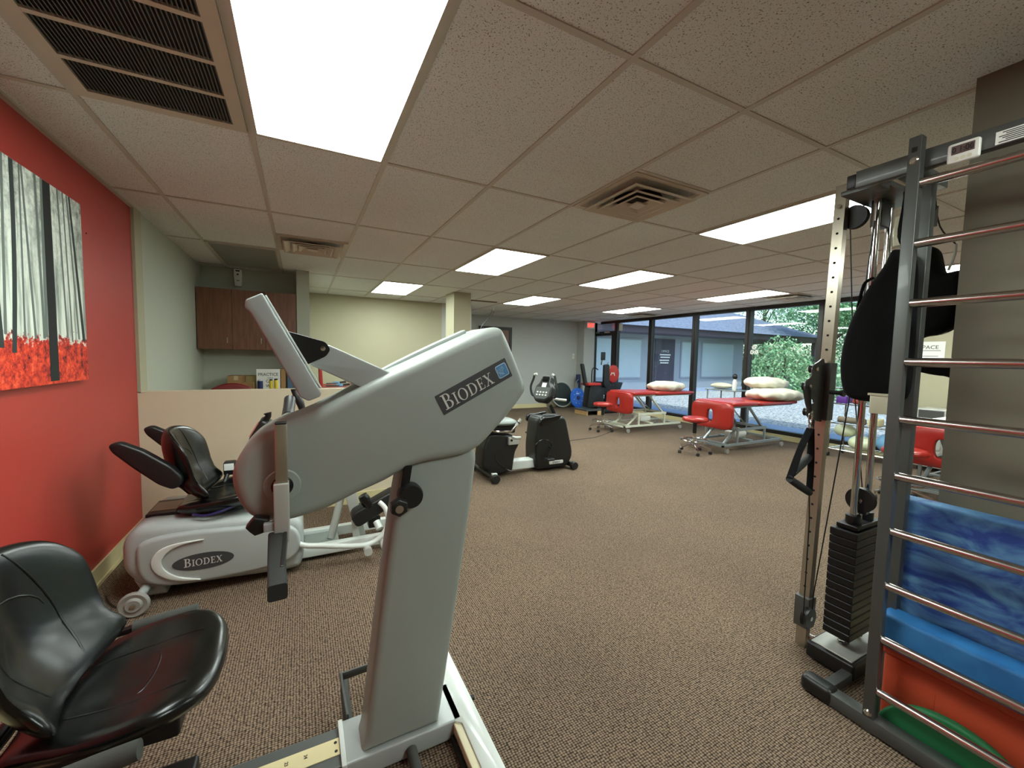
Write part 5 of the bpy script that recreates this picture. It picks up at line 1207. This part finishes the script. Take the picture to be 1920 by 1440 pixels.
m = MB().prism([(.46+.205*math.cos(k*PI/30), .178*math.sin(k*PI/30)) for k in range(31)], 'x', 1.936, 1.970, .012, 4); m.build('pad', pm('green_foam', (24, 108, 62), .6), t, smooth=50)

# ================================================================== CART WITH BALLS BY THE WINDOW
t = thing('ball_cart', 'chrome wire shelf cart by the window holding exercise balls and foam', 'cart', (7.2, 2.8, 0))
for x in (6.98, 7.42):
    for y in (2.40, 3.18):
        MB().cyl((x, y, .06), (x, y, 1.22), .012, n=10).build('post', chrome, t)
        MB().lathe([(0, -.012), (.03, -.012), (.034, 0), (.03, .012), (0, .012)], (x, y, .034), 'y', 16).build('caster', caster_black, t)
for z in (.12, .50, .79, 1.02):
    m = MB()
    for x in (6.98, 7.42): m.cyl((x, 2.40, z), (x, 3.18, z), .008, n=8)
    for y in (2.40, 3.18): m.cyl((6.98, y, z), (7.42, y, z), .008, n=8)
    for k in range(1, 12): m.cyl((6.98, 2.40+.065*k, z), (7.42, 2.40+.065*k, z), .003, n=6)
    m.build('wire_shelf', chrome, t)
MB().tube([(6.98, 3.18, 1.18), (6.97, 3.22, 1.21), (6.98, 3.20, 1.24)], .015, 8, 3).build('corner_hook', black_plastic, t)
def ball(y, z, r, mat, label, x=7.15, ry=None):
    m = MB().ell((x, y, z), r, ry or r, r, 32, 20); solo(m, 'exercise_ball', mat, label, 'ball', (x, y, z-r), 'exercise balls on the cart', smooth=80)
pale_green = pm('pale_green_vinyl', (206, 214, 180), .35); pale_b = pm('light_blue_vinyl', (116, 166, 206), .35); navy_b = pm('deep_blue_vinyl', (20, 54, 132), .35)
ball(3.05, .392, .095, pale_green, 'upper pale green exercise ball on the cart', ry=.14)
ball(2.83, .240, .11, pale_green, 'lower pale green exercise ball, largest on the cart', x=7.12, ry=.16)
ball(2.55, .285, .14, pale_b, 'light blue exercise ball at the right end of the cart', x=7.2)
ball(3.30, .20, .085, navy_b, 'small deep blue exercise ball at the left end of the cart', x=6.97, ry=.10)
t = thing('ball_stand', 'black hook stand under the small deep blue ball beside the cart', 'stand', (6.97, 3.30, 0))
MB().tube([(6.97, 3.30, .112), (6.95, 3.34, .05), (6.96, 3.30, .012), (6.98, 3.26, .02)], .012, 8, 4).build('hook', black_plastic, t)
solo(MB().rbox(7.02, 7.25, 3.01, 3.14, .80, .90, .012), 'purple_box', pm('purple_plastic', (86, 40, 132), .45), 'small purple box on the second shelf of the cart', 'box', (7.1, 3.07, .8))
solo(MB().rbox(7.05, 7.22, 2.84, 2.96, .80, .88, .03), 'red_pouch', pm('red_brown_cloth', (150, 62, 48), .8), 'red brown pouch on the second shelf of the cart', 'pouch', (7.1, 2.9, .8))
solo(MB().cyl((7.05, 3.10, .56), (7.05, 2.78, .56), .045, n=24), 'foam_roll', pm('taupe_foam', (118, 108, 92), .85), 'taupe foam roll on the third shelf of the cart', 'foam roll', (7.05, 3, .51), smooth=40)
solo(MB().cyl((7.2, 3.12, .545), (7.2, 2.95, .545), .032, n=20), 'green_roll', pm('olive_green_foam', (96, 130, 40), .8), 'small olive green roll behind the taupe one on the cart', 'foam roll', (7.2, 3.05, .51), smooth=40)
solo(MB().rbox(7.0, 7.2, 2.62, 2.74, .51, .62, .02), 'cream_pad', pm('cream_foam', (208, 198, 156), .85), 'cream foam pad on the third shelf of the cart', 'pad', (7.1, 2.7, .51))
t = thing('grey_cabinet', 'grey metal device cabinet standing right of the ball cart', 'cabinet', (7.35, 2.15, 0))
MB().rbox(7.2, 7.55, 2.02, 2.30, .06, .82, .01).build('body', light_grey, t)
MB().box(7.193, 7.2, 2.04, 2.28, .66, .80).build('control_panel', gunmetal, t, smooth=0)
for z in (.48, .30, .12): MB().box(7.193, 7.2, 2.05, 2.27, z, z+.15).build('drawer', light_grey, t, smooth=0)
for y in (2.05, 2.27): MB().cyl((7.3, y, 0), (7.3, y, .06), .02).build('foot', caster_black, t)

# bottle standing on a small stand between the tables and the window
t = thing('side_trolley', 'small grey steel trolley between treatment table and window', 'trolley', (7.3, 5.0, 0))
MB().rbox(7.02, 7.5, 4.72, 5.35, .82, .84, .006).build('top', grey_steel, t)
for x in (7.05, 7.46):
    for y in (4.75, 5.31): MB().cyl((x, y, .0), (x, y, .82), .012, n=10).build('leg', grey_steel, t)
t = thing('spray_bottle', 'white spray bottle with black round cap standing on the grey trolley', 'bottle', (7.2, 4.86, .84))
MB().lathe([(0, .84), (.035, .84), (.04, .86), (.04, .98), (.03, 1.02), (.018, 1.05), (.018, 1.07), (0, 1.07)], (7.2, 4.86, 0)).build('body', white_plastic, t, smooth=50)
MB().ell((7.2, 4.86, 1.09), .045, .045, .055).build('cap', black_plastic, t, smooth=80)
m = MB(); m.T = Matrix.Translation((7.2, 5.12, .905)); m.cushion(catmull([(-.10, -.17), (.08, -.19), (.13, 0), (.09, .17), (-.09, .18), (-.13, .02)], 6), .12, p=1.8)
solo(m, 'folded_towel', pillow_cloth, 'crumpled cream towel on the grey trolley by the window', 'towel', (7.2, 5.12, .845), smooth=70)

# ================================================================== ALCOVE BEHIND THE KNEE WALL
t = thing('wall_cabinet', 'brown cherry wall cabinet with three doors above the alcove counter', 'cabinet', (-.56, 6.04, 1.4))
MB().box(-1.07, -.05, 5.885, 6.22, 1.40, 2.115).build('carcass', cherry, t, smooth=0)
for a, b, h in ((-1.065, -.728, -.775), (-.724, -.389, -.432), (-.385, -.055, -.35)):
    d = MB().box(a, b, 5.867, 5.885, 1.405, 2.11).build('door', cherry, t, smooth=0)
    MB().tube([(h, 5.867, 1.47), (h, 5.845, 1.475), (h, 5.845, 1.545), (h, 5.867, 1.55)], .005, 8).build('handle', chrome, d)
t = thing('wall_dispenser', 'white air freshener mounted above the brown wall cabinet', 'dispenser', (-.69, 6.18, 2.18))
MB().prism(round_poly([(-.732, 2.40), (-.648, 2.40), (-.645, 2.33), (-.655, 2.19), (-.725, 2.19), (-.735, 2.33)], .01, 3), 'y', 6.14, 6.22, .008, 3).build('case', white_plastic, t)
MB().box(-.712, -.668, 6.137, 6.141, 2.37, 2.385).build('vent_slot', black_plastic, t, smooth=0)
MB().box(-.700, -.680, 6.137, 6.141, 2.325, 2.345).build('sensor', gunmetal, t, smooth=0)
MB().box(-.705, -.670, 6.137, 6.141, 2.255, 2.263).build('logo_line', gunmetal, t, smooth=0)
t = thing('alcove_counter', 'beige counter under the brown wall cabinet', 'counter', (-.56, 5.9, 0))
MB().rbox(-1.07, -.05, 5.55, 6.215, .88, .915, .004).build('worktop', pm('beige_laminate', (186, 172, 144), .5), t)
MB().box(-1.07, -.05, 5.60, 6.215, 0, .88).build('carcass', cherry, t, smooth=0)
t = thing('cardboard_box', 'small brown cardboard box on the counter beside the practice sign', 'box', (-.71, 6.05, .915))
MB().box(-.80, -.615, 5.95, 6.15, .915, 1.083).build('carton', cardboard, t, smooth=0)
MB().box(-.735, -.69, 5.949, 5.951, 1.03, 1.083).build('tape', pm('packing_tape', (196, 176, 140), .3), t, smooth=0)
solo(MB().box(-.61, -.50, 5.93, 6.15, .915, 1.083), 'cardboard_box', pm('olive_cardboard', (146, 128, 82), .85), 'olive brown cardboard box touching the left side of the practice sign', 'box', (-.55, 6.04, .915), smooth=0)
solo(MB().box(-.62, -.52, 5.80, 5.90, .915, 1.01), 'cardboard_box', cardboard, 'lower front cardboard box on the counter, half hidden by the knee wall', 'box', (-.56, 5.85, .915), smooth=0)
t = thing('practice_sign', 'white sign board reading PRACTICE standing on the alcove counter', 'sign', (-.37, 5.9, .915))
MB().box(-.495, -.243, 5.895, 5.91, .915, 1.168).build('board', paper, t, smooth=0)
m = MB(); text_into(m, 'PRACTICE', (-.37, 5.893, 1.085), (1, 0, 0), (0, 0, 1), .052, squash=.92); text_into(m, 'makes', (-.35, 5.893, 1.052), (1, 0, 0), (0, 0, 1), .026); text_into(m, 'GR', (-.36, 5.893, 1.0), (1, 0, 0), (0, 0, 1), .055); text_into(m, 'WE', (-.36, 5.893, .945), (1, 0, 0), (0, 0, 1), .05)
m.build('lettering', ink, t, smooth=0)
solo(MB().box(-.235, -.182, 5.93, 6.1, .915, 1.168), 'brown_folder_box', cardboard, 'tall brown box right of the practice sign', 'box', (-.21, 6.0, .915), smooth=0)
solo(MB().rbox(-.165, -.06, 5.92, 6.1, .915, 1.12, .008), 'blue_bin', pm('muted_blue_plastic', (78, 108, 136), .5), 'muted blue bin in the alcove corner right of the tall brown box', 'bin', (-.11, 6.0, .915))
def can(x, y, r, h, mat, lid, label):
    t = thing('canister', label, 'canister', (x, y, .915))
    MB().lathe([(0, .915), (r, .915), (r, .915+h*.85), (r*.9, .915+h*.88), (0, .915+h*.88)], (x, y, 0)).build('body', mat, t)
    MB().lathe([(0, .915+h*.88), (r*.8, .915+h*.88), (r*.8, .915+h), (0, .915+h)], (x, y, 0)).build('lid', lid, t)
can(-.445, 5.72, .030, .135, navy, pm('pale_lid', (190, 196, 206), .4), 'navy canister with pale lid in front of the practice sign')
can(-.330, 5.70, .020, .14, yellow_p, black_plastic, 'left yellow bottle with black cap in front of the practice sign')
can(-.278, 5.70, .024, .145, yellow_p, black_plastic, 'right yellow bottle with black cap in front of the practice sign')
t = thing('maroon_chair', 'maroon round-backed chair just showing above the knee wall', 'chair', (-.66, 5.15, 0))
m = MB().prism(catmull([(-.87, .70), (-.87, .93), (-.80, 1.01), (-.66, 1.045), (-.52, 1.01), (-.45, .93), (-.45, .70)], 5), 'y', 5.17, 5.23, .02, 4); m.build('backrest', pm('maroon_vinyl', (118, 24, 24), .4), t)
MB().rbox(-.87, -.45, 4.80, 5.2, .44, .52, .03).build('seat', pm('maroon_vinyl', (118, 24, 24), .4), t)
MB().cyl((-.66, 5.0, .06), (-.66, 5.0, .44), .03).build('column', chrome, t)
MB().box(-.68, -.64, 5.15, 5.19, .44, .75).build('back_stem', black_metal, t, smooth=0)
for k in range(5):
    a = k*2*PI/5; MB().tube([(-.66, 5.0, .08), (-.66+.25*math.cos(a), 5.0+.25*math.sin(a), .03)], .018, 8).build('leg', black_metal, t)
# things on the ledge behind the knee wall
t = thing('red_topped_shelf', 'red-topped shelf behind the knee wall right of the tilted console', 'shelf', (.5, 4.35, 0))
MB().rbox(.05, .95, 4.10, 4.60, 1.045, 1.068, .004).build('top', pm('brick_red_laminate', (150, 60, 48), .4), t)
for x in (.08, .90):
    MB().box(x-.02, x+.02, 4.12, 4.58, 0, 1.045).build('side_panel', cherry, t, smooth=0)
solo(MB().prism(round_poly([(.150, 1.068), (.178, 1.068), (.165, 1.33), (.140, 1.33)], .004, 2), 'y', 4.2, 4.42, .003, 2), 'red_board', pm('red_board', (164, 44, 40), .45), 'narrow upright red board standing on the shelf behind the console', 'board', (.16, 4.3, 1.068))
for k, (x0, y0, x1, y1, z, lb) in enumerate(((.17, 4.28, .42, 4.34, 1.092, 'upper reaching tool with black grip lying on the red-topped shelf'), (.16, 4.18, .44, 4.22, 1.078, 'lower reaching tool with black grip and light blue collar on the shelf'))):
    x0 += .04; t = thing('reaching_tool', lb, 'reaching tool', ((x0+x1)/2, (y0+y1)/2, 1.068), 'reaching tools on the shelf')
    MB().tube([(x0, y0, z), (x1-.08, y1, z)], .006, 8).build('shaft', gunmetal, t)
    MB().tube([(x1-.09, y1, z+.003), (x1-.03, y1, z+.012)], .011, 10).build('grip', black_plastic, t)
    MB().rbox(x1-.15, x1-.09, y1-.015, y1+.015, z-.01, z+.014, .004).build('collar', pm('sky_blue_plastic', (110, 176, 214), .4), t)
    MB().tube([(x1-.03, y1, z+.012), (x1+.01, y1, z+.006), (x1+.02, y1, z-.006)], .004, 8, 3).build('trigger', chrome, t)
# hanging wires by the far door
t = thing('hanging_wires', 'two thin cables looping down from the ceiling beside the brown door', 'cable', (3.5, 7.9, 2.3))
MB().tube([(3.585, 7.9, 2.36), (3.54, 7.88, 2.28), (3.42, 7.85, 2.12), (3.30, 7.82, 1.98), (3.22, 7.8, 1.7)], .005, 6, 4).build('wire', gunmetal, t)
MB().tube([(3.60, 7.9, 2.38), (3.60, 7.88, 2.30), (3.52, 7.85, 2.18), (3.38, 7.82, 2.04), (3.22, 7.8, 1.7)], .005, 6, 4).build('wire', gunmetal, t)
MB().lathe([(0, 2.34), (.022, 2.34), (.022, 2.415), (0, 2.415)], (3.6, 7.9, 0)).build('plug', white_plastic, t)

# ================================================================== FOREST CANVAS ON THE RED WALL
def canvas_mats():
    m, nt, b = new_mat('printed_forest')
    tc = N(nt, 'ShaderNodeTexCoord'); sp = N(nt, 'ShaderNodeSeparateXYZ'); nt.links.new(tc.outputs['Object'], sp.inputs[0])
    mp = N(nt, 'ShaderNodeMapping'); mp.inputs['Scale'].default_value = (1, 1, .10); nt.links.new(tc.outputs['Object'], mp.inputs[0])
    st = N(nt, 'ShaderNodeTexNoise', Scale=26., Detail=3.); nt.links.new(mp.outputs[0], st.inputs['Vector'])
    r1 = ramp(nt, [(.36, lin((138, 146, 136))), (.50, lin((212, 220, 206))), (.62, lin((232, 238, 226)))]); nt.links.new(st.outputs[0], r1.inputs[0])
    lf = N(nt, 'ShaderNodeTexNoise', Scale=22., Detail=8., Roughness=.75); nt.links.new(tc.outputs['Object'], lf.inputs['Vector'])
    r2 = ramp(nt, [(.42, lin((110, 114, 110))), (.58, lin((232, 238, 228)))]); nt.links.new(lf.outputs[0], r2.inputs[0])
    up = N(nt, 'ShaderNodeMapRange'); up.inputs['From Min'].default_value = .38; up.inputs['From Max'].default_value = .95; up.inputs['To Max'].default_value = .6; nt.links.new(sp.outputs[2], up.inputs[0])
    mx = N(nt, 'ShaderNodeMix', data_type='RGBA'); nt.links.new(up.outputs[0], mx.inputs['Factor']); nt.links.new(r1.outputs[0], mx.inputs['A']); nt.links.new(r2.outputs[0], mx.inputs['B'])
    rd = N(nt, 'ShaderNodeTexNoise', Scale=27., Detail=8., Roughness=.7); nt.links.new(tc.outputs['Object'], rd.inputs['Vector'])
    r3 = ramp(nt, [(.36, lin((60, 14, 12))), (.44, lin((176, 38, 22))), (.56, lin((232, 70, 36))), (.7, lin((246, 120, 80)))]); nt.links.new(rd.outputs[0], r3.inputs[0])
    ed = N(nt, 'ShaderNodeMath', operation='MULTIPLY_ADD'); ed.inputs[1].default_value = .34; nt.links.new(rd.outputs[0], ed.inputs[0]); nt.links.new(sp.outputs[2], ed.inputs[2])
    lt = N(nt, 'ShaderNodeMapRange'); lt.inputs['From Min'].default_value = .375; lt.inputs['From Max'].default_value = .385; lt.inputs['To Min'].default_value = 1; lt.inputs['To Max'].default_value = 0; nt.links.new(ed.outputs[0], lt.inputs[0])
    m2 = N(nt, 'ShaderNodeMix', data_type='RGBA'); nt.links.new(lt.outputs[0], m2.inputs['Factor']); nt.links.new(mx.outputs['Result'], m2.inputs['A']); nt.links.new(r3.outputs[0], m2.inputs['B'])
    nt.links.new(m2.outputs['Result'], b.inputs['Base Color']); b.inputs['Roughness'].default_value = .75
    return m
t = thing('forest_canvas', 'large canvas print of a misty forest with red undergrowth on the red wall', 'picture', (-1.07, 2.4, 1.212))
m = MB(); m.box(-1.083, -1.052, 1.70, 3.088, 1.212, 2.158); m.build('stretched_canvas', canvas_mats(), t, smooth=0)
m = MB()
def trunk(y0, y1, w0, w1, zb, zt=2.157, bend=0.):
    n = 8; L = []; Rr = []
    for k in range(n+1):
        q = k/n; y = y0+(y1-y0)*q+bend*math.sin(q*PI); w = w0+(w1-w0)*q; z = zb+(zt-zb)*q; L.append((y-w/2, z)); Rr.append((y+w/2, z))
    m.prism(L+Rr[::-1], 'x', -1.0525, -1.0512)
m2_ = m
trunk(2.742, 2.752, .078, .064, 1.225); m.build('printed_trunk', pm('printed_near_black', (24, 28, 26), .8), t, smooth=0)
for a in ((2.44, 2.49, .030, .028, 1.36, 2.157, .012), (3.055, 2.965, .030, .016, 1.42), (2.36, 2.32, .035, .03, 1.38), (1.95, 2.0, .06, .05, 1.25)):
    m = MB(); trunk(*a); m.build('printed_trunk', pm('printed_dark_slate', (48, 56, 54), .8), t, smooth=0)
m = MB()
for y0, y1, w in ((2.67, 2.66, .016), (3.0, 2.94, .012), (2.60, 2.56, .013), (2.88, 2.85, .012), (2.39, 2.43, .014), (2.52, 2.545, .010), (2.69, 2.71, .018), (2.20, 2.18, .02), (2.1, 2.13, .014), (2.93, 2.90, .010)): trunk(y0, y1, w*1.3, w, 1.425+.01*math.sin(y0*40))
m.build('printed_distant_trunks', pm('printed_mid_grey', (108, 116, 110), .8), t, smooth=0)
m = MB().lathe([(0, 0), (.004, 0), (.004, .003), (0, .003)], (-1.085, 3.24, 2.04), 'x', 10)
solo(m, 'wall_nail', ink, 'tiny dark nail in the red wall right of the canvas', 'nail', (-1.085, 3.24, 2.04))
# white sheet on the third table
solo(MB().rbox(6.05, 6.95, 1.36, 1.84, .757, .80, .015), 'folded_sheet', paper, 'folded white sheet on the treatment table behind the ladder', 'sheet', (6.5, 1.6, .757))
# shrubs along the far edge of the gravel
def shrub(x, y, r, h, k, label, seed):
    rnd = random.Random(seed); vs = []; fs = []
    t = thing('courtyard_shrub', label, 'shrub', (x, y, -.06), 'shrubs along the courtyard edge')
    for _ in range(3600):
        d = Vector((rnd.gauss(0, 1), rnd.gauss(0, 1), abs(rnd.gauss(0, 1)))).normalized()*rnd.uniform(.55, 1.0)
        c = Vector((x+d.x*r, y+d.y*r, d.z*h)); n = Vector((rnd.gauss(0, 1), rnd.gauss(0, 1), rnd.gauss(.5, 1))).normalized(); u = n.orthogonal().normalized(); v = n.cross(u); s = rnd.uniform(.05, .10)
        o = len(vs); vs += [tuple(c-u*s), tuple(c+v*s*.5), tuple(c+u*s), tuple(c-v*s*.5)]; fs.append((o, o+1, o+2, o+3))
    m = MB(); m.v = vs; m.f = fs; m.mi = [0]*len(fs); m.build('leaves', LEAF[k], t, smooth=0, recalc=False)
    m = MB()
    for q in range(5): a = q*1.3; m.tube([(x, y, -.06), (x+math.cos(a)*r*.5, y+math.sin(a)*r*.5, h*.6)], .03, 6)
    m.build('stems', bark, t)
for a in ((19.5, 11.0, 1.5, 2.6, 0, 'rounded green shrub nearest the grey wing', 11), (25.2, 15.9, 1.6, 2.4, 1, 'deep green shrub under the porch end of the wing', 15), (18.8, 7.4, 1.4, 2.2, 2, 'pale green shrub left of the cable post', 12), (19.0, 4.6, 1.3, 2.0, 1, 'deep green shrub behind the cable post', 13), (18.6, 1.8, 1.4, 2.3, 0, 'green shrub at the right end of the courtyard', 14)):
    shrub(*a)
